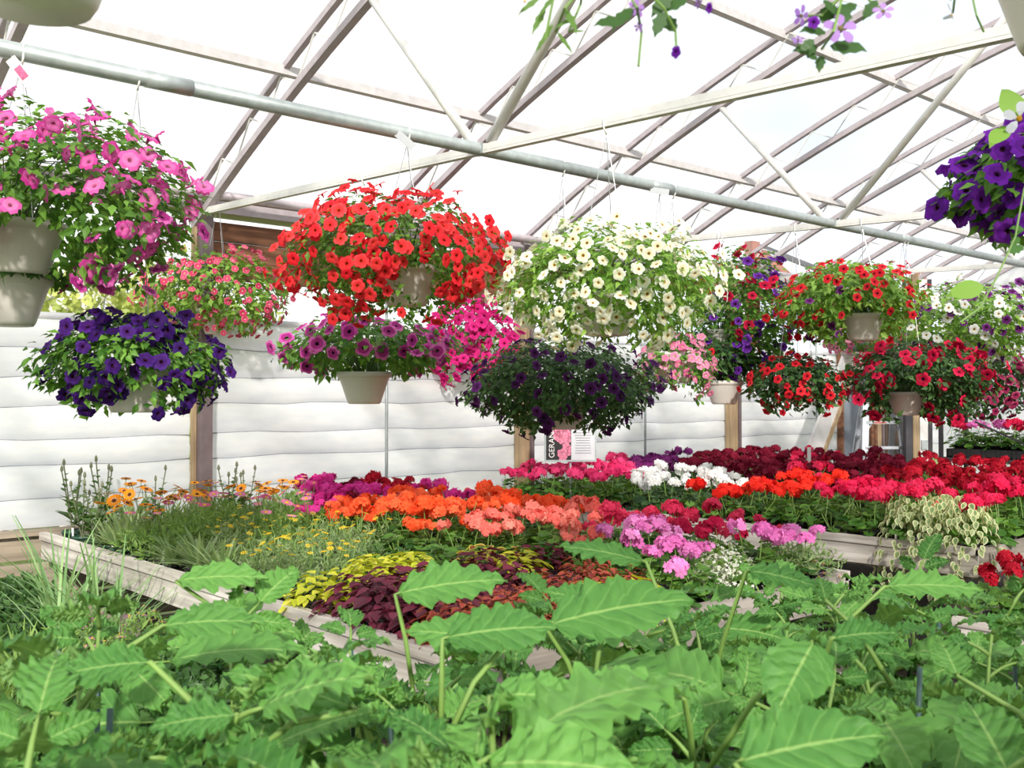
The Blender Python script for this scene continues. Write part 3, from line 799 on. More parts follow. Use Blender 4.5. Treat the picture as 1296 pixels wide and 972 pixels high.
kind('daisy', FOL['fern'], [DAISY_P], (1, 3), .09, .20, 'ferny marguerite with a few pink daisies', 'potted_marguerite', 'flower')
kind('bidens', FOL['bidens'], [DAISY_Y], (4, 8), .10, .15, 'low grey green plant dotted with tiny yellow daisies', 'potted_bidens', 'flower')
kind('ycoleus', FOL['ycoleus'], [], (0, 0), 0, 0, 'gold and lime coleus in the front half of the near bench', 'potted_coleus', 'coleus')
kind('mcoleus', FOL['mcoleus'], [], (0, 0), 0, 0, 'dark maroon coleus in front of the gold coleus', 'potted_coleus', 'coleus')
kind('rcoleus', FOL['rcoleus'], [], (0, 0), 0, 0, 'brick red frilly coleus at the front of the near bench', 'potted_coleus', 'coleus')
kind('ipomoea', FOL['ipomoea'], [], (0, 0), 0, 0, 'near black sweet potato vine among the red coleus', 'potted_vine', 'vine')
kind('lime', FOL['lime'], [], (0, 0), 0, 0, 'lime yellow sweet potato vine spilling over the near board', 'potted_vine', 'vine')
kind('blackleaf', FOL['blackleaf'], [], (0, 0), 0, 0, 'blackish narrow leaved plant at the right corner of the near bench', 'potted_foliage_plant', 'plant')
kind('fuzz', FOL['fuzz'], [], (0, 0), 0, 0, 'airy white flecked spurge beside the lime vine', 'potted_spurge', 'plant')
kind('trail', FOL['bidens'], [BIT_P], (10, 14), .14, .06, 'small pink flowered trailing plant hanging over the bench corner', 'potted_trailing_plant', 'plant')
kind('vinca', FOL['vinca'], [], (0, 0), 0, 0, 'cream variegated vine trailing over the front board at right', 'potted_vine', 'vine')
kind('darkleaf', FOL['mcoleus'], [], (0, 0), 0, 0, 'dark purple leaved coleus at the right corner of the far bench', 'potted_coleus', 'coleus')

SHORT = {'orange': 'bright orange geranium', 'coral': 'coral pink geranium', 'magenta': 'magenta geranium', 'crimson': 'deep crimson geranium', 'pink': 'lilac pink ivy geranium', 'hotpink': 'hot pink geranium', 'white': 'white geranium', 'purple': 'purple geranium',
    'burgundy': 'dark burgundy geranium', 'red': 'scarlet geranium', 'rose': 'rose red geranium', 'darkred': 'dark red geranium', 'leafonly': 'leafy geranium', 'gazania': 'amber daisy flowered gazania', 'strap': 'grey strap leaved plant', 'bud': 'tall bud stemmed plant', 'daisy': 'pink daisy marguerite',
    'bidens': 'tiny yellow daisied plant', 'ycoleus': 'gold and lime coleus', 'mcoleus': 'dark maroon coleus', 'rcoleus': 'brick red coleus', 'ipomoea': 'near black vine', 'lime': 'lime yellow vine', 'blackleaf': 'blackish narrow leaved plant', 'fuzz': 'white flecked spurge', 'vinca': 'cream variegated vine',
    'darkleaf': 'dark purple leaved coleus', 'chive': 'upright chive clump', 'herb': 'bushy green herb', 'grass': 'narrow leaved grassy plant', 'pinkherb': 'small pink flowered plant'}
def place_label(k, left, row, bench): return '%s, %s from left in %s row of the %s' % (SHORT[k], ORD[left], ORD[row], bench)
def plant(k, x, y, z, s=1.0, group=None, label=None):
    fol, heads, cnt, spread, hz, lab, name, cat, pot = K[k]
    t = thing(name, (x, y, z), label or lab, cat, group or (lab + 's')[:60])
    t.rotation_euler = (0, 0, rng.uniform(0, 6.28)); t.scale = (s,) * 3
    obj('pot', pot, t)
    obj('foliage', fol[rng.integers(len(fol))], t, (0, 0, .095), kind='stuff')
    n = rng.integers(cnt[0], cnt[1] + 1)
    for i in range(n):
        a = i * 2.4 + rng.random(); r = spread * math.sqrt((i + .4) / max(n, 1))
        o = obj('flower_head' if name == 'potted_geranium' else 'flower', heads[rng.integers(len(heads))], t)
        o.location = (r * math.cos(a), r * math.sin(a), .10 + hz * rng.uniform(.86, 1.2) - (.12 * r / .14 if k == 'trail' else 0))
        o.rotation_euler = (rng.normal() * .28, rng.normal() * .28, rng.uniform(0, 6.28)); o.scale = (rng.uniform(.78, 1.12),) * 3
    return t

def fill(bounds, step, seeds, htop, bench_name):
    x0, x1, y0, y1 = bounds; out = []
    nx, ny = int((x1 - x0 - .12) / step) + 1, int((y1 - y0 - .12) / step) + 1
    S = np.array([(a, b) for a, b, _ in seeds], float)
    for i in range(nx):
        for j in range(ny):
            x = x0 + .11 + (x1 - x0 - .22) * i / (nx - 1) + rng.normal() * .012
            y = y0 + .11 + (y1 - y0 - .22) * j / (ny - 1) + rng.normal() * .012
            px, py, d = to_px((x, y, DECK + htop))
            if d < .5 or px > 1420 or px < -80: continue
            q = np.argmin((S[:, 0] - px) ** 2 + (2.2 * (S[:, 1] - py)) ** 2)
            k = seeds[q][2]
            if isinstance(k, tuple): k = k[rng.integers(len(k))]
            plant(k, x, y, DECK, rng.uniform(.9, 1.12) * (1.1 if step > .22 else 1), None, place_label(k, ny - 1 - j, i, bench_name))
S1 = [(85, 640, 'bud'), (125, 632, 'bud'), (60, 650, 'bud'), (205, 612, 'bud'), (150, 634, 'gazania'), (230, 618, 'gazania'), (290, 612, ('gazania', 'bud')), (340, 615, 'gazania'),
      (380, 622, 'daisy'), (260, 640, 'daisy'), (320, 640, 'daisy'), (200, 655, 'daisy'), (170, 660, 'daisy'),
      (215, 671, 'strap'), (265, 681, 'strap'), (240, 656, 'strap'), (310, 651, 'bidens'), (400, 651, 'bidens'), (450, 646, 'bidens'), (350, 676, 'bidens'), (300, 686, 'bidens'), (420, 671, 'bidens'),
      (410, 618, 'magenta'), (440, 612, ('magenta', 'burgundy')), (480, 608, ('magenta', 'darkred')), (520, 606, ('magenta', 'darkred')), (570, 606, 'magenta'), (620, 606, 'magenta'),
      (455, 635, 'orange'), (500, 635, 'orange'), (550, 635, 'orange'), (610, 632, 'orange'), (660, 630, 'orange'), (700, 624, 'orange'), (580, 640, 'orange'), (720, 628, 'orange'),
      (590, 655, 'coral'), (640, 655, 'coral'), (690, 665, 'coral'), (745, 645, 'coral'), (700, 650, 'coral'), (520, 660, 'leafonly'), (560, 668, 'leafonly'),
      (380, 691, 'ycoleus'), (450, 681, 'ycoleus'), (520, 668, 'ycoleus'), (590, 666, 'ycoleus'), (340, 701, 'ycoleus'), (640, 666, 'ycoleus'),
      (450, 711, 'mcoleus'), (500, 696, 'mcoleus'), (620, 684, 'mcoleus'), (680, 668, 'mcoleus'), (560, 691, 'mcoleus'), (540, 721, 'mcoleus'),
      (590, 731, 'rcoleus'), (670, 711, 'rcoleus'), (740, 691, 'rcoleus'), (800, 681, 'rcoleus'), (640, 746, 'rcoleus'), (700, 741, ('rcoleus', 'ipomoea')), (770, 691, 'ipomoea'), (700, 691, ('rcoleus', 'ipomoea')),
      (800, 675, 'pink'), (840, 680, 'pink'), (900, 685, 'pink'), (950, 678, 'pink'), (1000, 672, 'pink'), (1035, 665, 'pink'),
      (800, 652, 'crimson'), (830, 650, 'crimson'), (870, 650, 'crimson'), (950, 650, 'crimson'),
      (900, 696, 'fuzz'), (930, 681, 'fuzz'), (870, 721, 'lime'), (840, 716, ('lime', 'rcoleus')), (985, 688, 'lime'), (900, 741, 'lime'), (1045, 674, 'blackleaf'), (1010, 681, 'blackleaf'), (1070, 681, 'blackleaf')]
S2 = [(665, 598, 'hotpink'), (700, 600, 'hotpink'), (740, 600, 'hotpink'), (780, 592, 'hotpink'), (770, 608, 'white'), (820, 606, 'white'), (860, 602, 'white'), (900, 602, 'white'), (800, 622, 'white'),
      (740, 620, 'white'), (810, 584, 'purple'), (850, 582, 'purple'), (890, 582, 'burgundy'), (930, 584, 'burgundy'), (980, 586, 'burgundy'), (1030, 590, ('burgundy', 'rose')), (1080, 590, 'burgundy'), (1120, 586, 'burgundy'),
      (870, 612, 'red'), (930, 618, 'red'), (970, 624, 'red'), (1010, 607, 'red'), (1040, 618, ('red', 'rose')), (900, 625, 'red'), (1000, 628, ('red', 'rose')),
      (1080, 622, 'rose'), (1130, 618, 'rose'), (1170, 628, 'rose'), (1200, 632, 'rose'), (1250, 622, 'rose'), (1150, 612, 'rose'), (1040, 632, 'rose'),
      (1200, 598, 'darkred'), (1250, 594, 'darkred'), (1290, 602, 'darkred'), (1150, 594, 'darkred'), (1180, 606, 'darkred'), (1330, 600, 'darkred'),
      (1225, 655, 'vinca'), (1290, 660, ('vinca', 'darkleaf')), (1275, 640, 'darkleaf'), (1330, 640, 'darkleaf'), (920, 642, ('leafonly', 'red')), (1000, 646, 'leafonly'), (1100, 652, ('leafonly', 'rose'))]
fill(B1, .20, S1, .30, 'near bench'); fill(B2, .25, S2, .32, 'far bench')
# spillers on the edges
for px, py, k, lab in ((905, 772, 'lime', 'lime yellow vine spilling over the near board, the right one'), (870, 778, 'lime', 'lime yellow vine spilling over the near board, the left one'),
                       (1082, 712, 'trail', 'small pink trailing plant at the near bench corner, the left one'), (1100, 722, 'trail', 'small pink trailing plant at the near bench corner, the right one')):
    p = at_z(px, py, DECK + .16); plant(k, min(max(p[0], B1[0] + .1), B1[1] - .08), B1[2] + .09, DECK, 1.05, None, lab)
for y, lab in ((2.36, 'cream variegated vine trailing over the far board, outermost at its end'), (2.50, 'cream variegated vine trailing over the far board, second from its end'), (2.64, 'cream variegated vine trailing over the far board, third from its end')): plant('vinca', B2[0] + .09, y, DECK, 1.1, None, lab)
B5 = (4.62, 5.62, 1.35, 2.16)
bench('plant_stand', *B5, 'low wooden stand of dark red geraniums past the far bench end', .50, .42)
for i in range(4):
    for j in range(3): plant('darkred', B5[0] + .14 + i * .24, B5[2] + .15 + j * .26, .42, 1.1, None, 'dark red geranium, %s from left in %s row of the low stand' % (ORD[2 - j], ORD[i]))
# rack trays and their geraniums
for i, (ya, yb) in enumerate(((-.04, -.92), (-1.2, -2.2))):
    t = thing('plant_tray', (RX + .03, RY0 + ya, .925), ('black plastic tray of geraniums on the left end of the steel rack', 'black plastic tray of geraniums at the right end of the steel rack')[i], 'tray')
    L_ = ya - yb
    mb = MB(); mb.box((0, -L_, 0), (.48, 0, .012)); obj('tray_base', mb.mesh('tray_base', M['pot_black']), t)
    for lo, hi in (((0, -L_, 0), (.015, 0, .085)), ((.465, -L_, 0), (.48, 0, .085)), ((0, -L_, 0), (.48, -L_ + .015, .085)), ((0, -.015, 0), (.48, 0, .085))):
        mb = MB(); mb.box(lo, hi); w_ = obj('tray_wall', mb.mesh('tray_wall', M['pot_black']), t)
    for q in range(6):
        mb = MB(); yy = -.08 - q * (L_ - .16) / 5; mb.box((-.012, yy - .012, 0), (0, yy + .012, .085)); obj('tray_rib', mb.mesh('tray_rib', M['pot_black']), t)
    cs = (('rose', 'pink', 'pink', 'rose', 'palepink'), ('red', 'orange', 'red', 'orange', 'red'))[i]
    for q, c in enumerate(cs):
        for row in (0, 1):
            if c == 'palepink' and 'palepink' not in K: kind('palepink', GF, HEADS['palepink'], (2, 4), .075, .165, 'pale pink geranium in the tray on the steel rack')
            nm = {'rose': 'rose red', 'pink': 'lilac pink', 'palepink': 'pale pink', 'red': 'scarlet', 'orange': 'orange'}[c]
            plant(c, RX + .15 + row * .22, RY0 + ya - .09 - q * (L_ - .18) / 4, .937, 1.15, 'geraniums on the steel rack', '%s geranium, %s from left in the %s of the %s rack tray' % (nm, ORD[q], ('front', 'back')[row], ('left', 'right')[i]))
# herbs on the low bench
kind('chive', FOL['chive'], [], (0, 0), 0, 0, 'clump of upright chives beside the long bench board', 'potted_chives', 'herb')
kind('herb', FOL['herb'], [], (0, 0), 0, 0, 'bushy green herb on the low bench at left', 'potted_herb', 'herb')
kind('grass', FOL['grass'], [], (0, 0), 0, 0, 'narrow leaved grassy plant on the low bench at left', 'potted_grass', 'grass')
kind('pinkherb', FOL['fern'], [BIT_P], (9, 13), .08, .14, 'small pink flowered plant among the chives', 'potted_pinks', 'flower')
KS = [(150, 770, 'chive'), (110, 760, 'chive'), (180, 780, 'chive'), (80, 775, 'chive'), (40, 760, 'herb'), (20, 790, 'herb'), (125, 805, 'pinkherb'), (175, 800, 'pinkherb'), (40, 850, 'grass'), (20, 830, 'grass'), (90, 850, 'herb'), (200, 840, 'herb'), (10, 745, 'herb')]
S_ = np.array([(a, b) for a, b, _ in KS], float)
for ix, x in enumerate(np.linspace(B3[0] + .13, B3[1] - .12, 6)):
    for iy, y in enumerate(np.linspace(B3[2] + .13, B3[3] - .13, 13)):
        px, py, d = to_px((x, y, .60))
        if px < -120: continue
        k = KS[int(np.argmin((S_[:, 0] - px) ** 2 + (S_[:, 1] - py) ** 2))][2]
        plant(k, x + rng.normal() * .01, y + rng.normal() * .01, .385, rng.uniform(.95, 1.2), None, place_label(k, 12 - iy, 5 - ix, 'low bench'))

# ------------------------------------------------------------------ sign and plant labels
base = at_z(722, 652, DECK); SB = Vector((B2[0] + .10, at_x(722, 640, B2[0] + .1)[1], DECK))
t = thing('plant_sign', SB, 'upright two panel geranium sign on a thin metal post', 'sign'); t.rotation_euler = (0, 0, YAW + .05)
d = to_px(SB)[2]; sc = d / F_PX; zc = lambda y: EYE + (505 - y) * sc - DECK
mb = MB(); mb.beam((0, .0, 0), (0, 0, zc(586)), .018, .012); obj('sign_post', mb.mesh('sign_post', M['galv']), t)
x0, x1, xm = -31 * sc, 31 * sc, 1 * sc; z0, z1 = zc(582), zc(505)
fr = obj('sign_frame', MB().box((x0 - .012, -.004, z0 - .014), (x1 + .012, .012, z0)).box((x0 - .012, -.004, z1), (x1 + .012, .012, z1 + .012)).box((x0 - .012, -.004, z0), (x0, .012, z1)).box((x1, -.004, z0), (x1 + .012, .012, z1)).mesh('sign_frame', M['galv']), t)
pa = obj('picture_panel', MB().box((x0, 0, z0), (xm, .008, z1)).mesh('picture_panel', M['sign_black']), t)
pb = obj('text_panel', MB().box((xm, 0, z0), (x1, .008, z1)).mesh('text_panel', M['sign_white']), t)
cu = bpy.data.curves.new('lettering', 'FONT'); cu.body = 'GERANIUM'; cu.size = 10 * sc; cu.extrude = .0006
cu.materials.append(M['ink_white']); tmp = bpy.data.objects.new('lettering_curve', cu); lme = bpy.data.meshes.new_from_object(tmp); bpy.data.objects.remove(tmp); lme.name = 'lettering'
lt = obj('lettering', lme, pa, (x0 + 10.5 * sc, -.002, z0 + 2.5 * sc))
lt.rotation_euler = Matrix(((0, -1, 0), (0, 0, -1), (1, 0, 0))).to_euler()
pm = MB()
for i in range(26):
    cx_, cz_ = x0 + (13 + 16 * rng.random()) * sc, z0 + (3 + 68 * rng.random()) * sc
    for q in range(5):
        a = q * 1.257 + i; r = 3.2 * sc; ex, ez = cx_ + r * math.cos(a), cz_ + r * math.sin(a)
        ex = min(ex, xm - r * .9)
        pm.add([(ex + r * .85 * math.cos(b), -.001 - .0001 * (i % 5), ez + r * .85 * math.sin(b)) for b in np.linspace(0, 5.6, 8)], [tuple(range(8))])
obj('flower_picture', pm.mesh('flower_picture', M['sign_pink']), pa)
tm = MB()
for i in range(20):
    zz_ = z1 - (8 + 3.2 * i) * sc; w = (22 if i not in (0, 10) else 8) * sc * (1 if i in (0, 10) else rng.uniform(.8, 1)); c = (xm + x1) / 2
    tm.box((c - w / 2, -.0012, zz_), (c + w / 2, -.0002, zz_ + .7 * sc))
obj('small_print', tm.mesh('small_print', M['ink']), pb)

def label_tag(px, py, d, h, mat, label, w=.022, wide=0):
    p = at_depth(px, py, d); zb = RIM if d < 9 else .74
    t = thing('plant_label', (p[0], p[1], DECK), label, 'label', None); t.rotation_euler = (0, 0, YAW + rng.normal() * .2)
    H = p[2] - DECK
    obj('spike', MB().box((-.006, 0, 0), (.006, .002, H - h * .5)).mesh('spike', mat), t)
    obj('plate', MB().box((-w / 2 - wide, -.001, H - h), (w / 2 + wide, .0015, H)).mesh('plate', mat), t)
label_tag(251, 588, 6.45, .055, M['tag_cream'], 'cream wide plant label standing by the wall post', .10, .02)
label_tag(1024, 566, 8.3, .11, M['tag'], 'tall white hooked label among the burgundy geraniums', .03)
for px, py, lab in ((92, 668, 'white care label in the pot at the bench corner'), (143, 690, 'white care label in the green pots along the left board'), (207, 697, 'small white label below the strap leaved plants'),
                    (1134, 676, 'white label tucked in the leaves at the front board'), (928, 652, 'white label beside the crimson geranium')):
    q = at_x(px, py, B1[0] + .075) if px < 300 else at_x(px, py, B2[0] + .07) if px > 1000 else at_x(px, py, 3.92); label_tag(px, py, float((q - C_EYE) @ FWD), .022, M['tag'], lab, .014)

# ------------------------------------------------------------------ flowers for the hanging baskets
def trumpet(name, R, outer, inner, throat, lobes=5, ruffle=.12, deep=.5):
    """funnel flower facing +Z: throat, inner band, lobed outer band, and the tube behind"""
    n = 20; mb = MB(); rings = []
    for r, z in ((.05, -deep * .55), (.24, -deep * .16), (.66, .02), (1.0, .0)):
        ring = []
        for k in range(n):
            a = 2 * PI * k / n; q = abs(math.cos(lobes * a / 2)); rr = r
            if r == 1.0: rr = 1 - .16 * (1 - q) ** 2 * 1.2; zz = z + ruffle * math.sin(lobes * a * 2 + .6) * .8 - .08
            elif r == .66: zz = z + ruffle * .4 * math.cos(lobes * a)
            else: zz = z
            ring.append((R * rr * math.cos(a), R * rr * math.sin(a), R * zz))
        rings.append(ring)
    mb.v = [p for r in rings for p in r]
    for i, m in ((0, 2), (1, 1), (2, 0)):
        for k in range(n): mb.f.append((i * n + k, i * n + (k + 1) % n, (i + 1) * n + (k + 1) % n, (i + 1) * n + k)); mb.m.append(m)
    mb.f.append(tuple(range(n))); mb.m.append(2)
    mb.lathe([(R * .22, -R * deep * .17), (R * .12, -R * deep * .8), (R * .06, -R * deep * 1.5)], 6, 3)
    return mb.mesh(name, [outer, inner, throat, outer], True)
def PT(n, a, b): return petal(n, rgb(*a), rgb(*b))
dk = PT('near_black_throat', (52, 16, 44), (64, 22, 54)); goldt = PT('golden_throat', (176, 132, 30), (206, 160, 50)); creamt = PT('cream_throat', (244, 222, 190), (250, 236, 200))
FL = {
    'pinkstar': trumpet('flower', .031, PT('rosy_petunia', (206, 58, 150), (240, 110, 190)), PT('blush_band', (224, 92, 172), (244, 140, 204)), PT('rosy_throat', (206, 96, 150), (226, 140, 180)), ruffle=.2),
    'smallpink': trumpet('flower', .017, PT('small_pink_bell', (222, 72, 116), (240, 120, 150)), PT('small_pink_band', (206, 50, 96), (226, 80, 120)), creamt),
    'violet': trumpet('flower', .028, PT('deep_violet', (48, 20, 92), (84, 40, 136)), PT('deep_violet_band', (52, 20, 92), (72, 28, 110)), dk, ruffle=.2),
    'redbell': trumpet('flower', .025, PT('coral_red_bell', (236, 36, 56), (252, 82, 84)), PT('coral_red_band', (232, 36, 48), (246, 64, 64)), PT('orange_red_throat', (150, 30, 20), (200, 70, 30))),
    'veined': trumpet('flower', .033, PT('veined_magenta', (210, 74, 168), (236, 128, 200)), PT('plum_band', (160, 40, 124), (186, 60, 144)), dk, ruffle=.16),
    'fuchsia': trumpet('flower', .034, PT('fuchsia_petunia', (222, 30, 128), (240, 70, 160)), PT('fuchsia_band', (206, 24, 112), (226, 50, 140)), PT('fuchsia_throat', (150, 20, 80), (170, 30, 90)), ruffle=.24),
    'whitebell': trumpet('flower', .0235, PT('ivory_bell', (250, 247, 226), (255, 254, 246)), PT('ivory_band', (246, 238, 200), (252, 246, 216)), goldt),
    'plum': trumpet('flower', .026, PT('dusky_plum', (66, 22, 84), (104, 40, 120)), PT('dusky_plum_band', (56, 16, 66), (72, 24, 80)), dk, ruffle=.16),
    'palepink': trumpet('flower', .024, PT('soft_pink_bell', (224, 120, 160), (244, 168, 196)), PT('soft_pink_band', (214, 100, 146), (230, 140, 176)), creamt, ruffle=.2),
    'crimson': trumpet('flower', .035, PT('crimson_petunia', (196, 14, 60), (226, 40, 84)), PT('crimson_band', (160, 10, 46), (190, 20, 60)), dk, ruffle=.2),
    'royal': trumpet('flower', .034, PT('royal_purple', (104, 40, 160), (140, 76, 196)), PT('royal_purple_band', (84, 26, 128), (104, 40, 150)), dk, ruffle=.2),
    'redsmall': trumpet('flower', .022, PT('bright_red_bell', (220, 28, 48), (242, 60, 70)), PT('bright_red_band', (190, 20, 36), (214, 34, 44)), dk),
    'whitesmall': trumpet('flower', .024, PT('pure_white_bell', (244, 244, 246), (255, 255, 255)), PT('white_band', (236, 238, 226), (246, 248, 236)), goldt),
    'purplesmall': trumpet('flower', .022, PT('wine_purple_bell', (104, 40, 116), (138, 66, 150)), PT('wine_band', (76, 20, 80), (96, 30, 100)), dk),
    'rosebell': trumpet('flower', .028, PT('dusky_rose', (160, 40, 90), (200, 84, 124)), PT('dusky_rose_band', (130, 26, 70), (156, 40, 86)), dk, ruffle=.2),
    'lobelia': trumpet('flower', .018, PT('lilac_bell', (170, 130, 206), (204, 172, 226)), PT('lilac_band', (190, 156, 216), (210, 180, 228)), goldt, ruffle=.1),
    'bigpurple': trumpet('flower', .037, PT('bright_purple_petunia', (96, 22, 150), (132, 50, 178)), PT('bright_purple_band', (84, 16, 128), (104, 28, 150)), dk, ruffle=.18),
}
def basket_pot(r=.125, h=.155):
    return MB().lathe([(.001, 0), (r * .60, 0), (r * .66, .012), (r * .96, h - .03), (r * .97, h - .028), (r * 1.06, h - .024), (r * 1.07, h), (r * .97, h), (r * .95, h - .02)], 32).lathe([(r * .95, h - .02), (.001, h - .015)], 32, 1).mesh('pot', [M['pot_white'], M['soil']], True)
BPOT = basket_pot()
HOOK = MB().tube([(.018 * math.cos(a), 0, .018 * math.sin(a)) for a in np.linspace(-.6, PI + .2, 12)] + [(-.016, 0, -.03), (0, 0, -.055)], .0035, 6).mesh('hook', M['hook'], True)
RPOT, HPOT = .125, .155

def support(kind_, px):
    if kind_ == 'pipe': p = at_y(px, 505, PIPE_Y); z = PIPE_Z + .03
    elif kind_ == 'tie1': p = at_x(px, 505, POST0); z = TIE_Z + tie_off(p[1]) + .022
    elif kind_ == 'tie2': p = at_x(px, 505, POST0 + BAY); z = TIE_Z + tie_off(p[1]) + .022
    elif kind_ == 'eave': p = at_y(px, 505, WALL_Y - .13); z = GUT_Z + .066
    return p, z, float((p - C_EYE) @ FWD)

def basket(label, sup, pot_px, rim_py, c_px, r_px, nleaf, mats, lsize, flowers, holes=(), lw=.26, depth=None, hang=True, cam_cut=-.35, strap=0, jit=.42, fscale=1.0, lump_a=.17, group=None):
    """c_px: middle of the foliage in the photograph, r_px: (sideways, up, down) reach"""
    P0, zs, d = support(sup, pot_px)
    if depth: d = depth
    s = d / F_PX
    pc = at_depth(pot_px, rim_py, d); base = np.array((pc[0], pc[1], pc[2] - HPOT))
    c = at_depth(c_px[0], c_px[1], d); rx, ru, rd = [v * s for v in r_px]
    t = thing('hanging_basket', tuple(base), label, 'hanging basket', group)
    obj('pot', BPOT, t)
    if hang:
        hz = zs - base[2] if sup != 'none' else 1.0
        hk = obj('hanger', None, t) if False else None
        w = MB()
        for k in range(3):
            a = k * 2.094 + .5; w.tube([(RPOT * 1.03 * math.cos(a), RPOT * 1.03 * math.sin(a), HPOT - .01), (0, 0, hz - .075)], .0016, 4)
        wo = obj('hanger_wire', w.mesh('hanger_wire', M['wire']), t)
        h = obj('hook', HOOK, wo, (0, 0, hz - .02))
        h.rotation_euler = (0, 0, PI / 2 if sup in ('pipe', 'eave') else 0)
    cam_dir = unit(C_EYE - c)
    def reach(D): return np.where(D[:, 2:3] > 0, np.array([[rx, rx, ru]]), np.array([[rx, rx, rd]]))
    def keep(W, N, own=0.0):
        rel = W - base; rad = np.linalg.norm(rel[:, :2], axis=1)
        ok = ~((rel[:, 2] < HPOT + .005) & (rel[:, 2] > -.4) & (rad < RPOT + .012 + own * .5))
        q = W - C_EYE; zz = q @ FWD; X = CX + F_PX * (q @ RIGHT) / zz; Y = CY - F_PX * (q @ UP) / zz
        for hx, hy, hr in holes: ok &= ~(((X - hx) ** 2 + (Y - hy) ** 2 < (hr + own * F_PX / d) ** 2) & (zz < d))
        return ok, X, Y
    n = int(nleaf * 1.7); D = rand_unit(n); lump = 1 + lump_a * np.sin(D[:, 0:1] * 6 + 1) * np.cos(D[:, 1:2] * 5 + D[:, 2:3] * 4)
    W = c + D * reach(D) * rng.uniform(.5, 1.0, (n, 1)) ** .7 * lump
    ok, _, _ = keep(W, D); W, D = W[ok], D[ok]; n = len(W)
    A = unit(D * (1, 1, .5) + rand_unit(n) * .8 + (0, 0, -.15)); N = unit(D * .5 + rand_unit(n) * .5 + (0, 0, .55))
    L = Leaves(); L.add(T_simple(lw), W - base, frames(N, A), rng.uniform(lsize[0], lsize[1], n))
    st = MB()
    for k in range(34):
        v = rand_unit(1)[0]; v[2] = abs(v[2]) * .8 - .25; e = (c - base) + v * reach(v[None])[0] * rng.uniform(.9, 1.12)
        m_ = np.array((v[0] * .10, v[1] * .10, HPOT + .05 + .06 * rng.random()))
        md = (m_ + e) / 2 + (0, 0, .05); st.tube([(m_[0] * .3, m_[1] * .3, HPOT - .015), tuple(m_), tuple(md), tuple(e)], [.003, .0025, .002, .0012], 4, cap=False)
    L.raw(st, 1); obj('foliage', L.mesh('foliage', [mats, M['stem_dark']]), t, kind='stuff')
    placed = np.zeros((0, 3))
    for key, cnt, bias in flowers:
        me = FL[key]; R = max(abs(v.co.x) for v in me.vertices); got = 0
        D = rand_unit(cnt * 14); D = D[(D @ cam_dir) > cam_cut]
        W = c + D * reach(D) * rng.uniform(.90, 1.10, (len(D), 1)) * (1 + lump_a * np.sin(D[:, 0:1] * 6 + 1) * np.cos(D[:, 1:2] * 5 + D[:, 2:3] * 4))
        ok, X, Y = keep(W, D, R)
        if bias:
            wgt = np.zeros(len(W))
            for bx, by, br in bias: wgt = np.maximum(wgt, np.exp(-((X - bx) ** 2 + (Y - by) ** 2) / (2 * br * br)))
            ok &= rng.random(len(W)) < wgt * 1.3
        for w, dd in zip(W[ok], D[ok]):
            if got >= cnt: break
            if len(placed) and np.min(np.sum((placed - w) ** 2, 1)) < (R * fscale * 1.35) ** 2: continue
            placed = np.vstack([placed, w]); got += 1
            nrm = unit(dd * 1.0 + np.array((0, 0, .25)) + cam_dir * .25 + rng.normal(size=3) * jit)
            o = obj('flower', me, t, tuple(w - base))
            o.rotation_euler = Vector(nrm).to_track_quat('Z', 'Y').to_euler(); o.scale = (rng.uniform(.82, 1.14) * fscale,) * 3
    return t, base, d

GR = 'hanging flower baskets'
bk = basket
B_1, base1, d1 = bk('big rosy pink petunia basket at the upper left, with a long trailing side', 'pipe', 26, 283, (78, 255), (158, 110, 105), 2400, G['mid'], (.028, .05),
    [('pinkstar', 105, [(30, 190, 60), (90, 180, 50), (180, 215, 45), (225, 240, 30), (10, 270, 40), (150, 265, 40), (20, 310, 40)]), ('veined', 26, [(95, 325, 40), (70, 300, 20), (215, 330, 30), (225, 290, 24)])], holes=[(34, 312, 42)], jit=.8, lump_a=.22)
# second pot slung right under the first
p = at_depth(10, 350, d1 * 1.03); b1b = np.array((p[0], p[1], p[2] - HPOT))
t = thing('hanging_basket', tuple(b1b), 'white pot hung directly under the big rosy petunia basket', 'hanging basket')
obj('pot', BPOT, t)
n = 260; D = rand_unit(n); D[:, 2] = abs(D[:, 2]) * .5; Wl = D * (.16, .16, .05) + (0, 0, HPOT)
ok = np.linalg.norm(Wl[:, :2], axis=1) < .175
obj('foliage', Leaves().add(T_simple(.3), Wl[ok], frames(D[ok] * .4 + (0, 0, .6), D[ok] * (1, 1, -.5) + rand_unit(ok.sum()) * .4), rng.uniform(.03, .05, ok.sum())).mesh('foliage', [G['dark']]), t, kind='stuff')
w = MB(); rel = base1 - b1b
for k in range(3):
    a = k * 2.094 + 1; w.tube([(RPOT * 1.03 * math.cos(a), RPOT * 1.03 * math.sin(a), HPOT - .01), (rel[0] + RPOT * .8 * math.cos(a), rel[1] + RPOT * .8 * math.sin(a), rel[2] + .08)], .0016, 4)
obj('hanger_wire', w.mesh('hanger_wire', M['wire']), t)

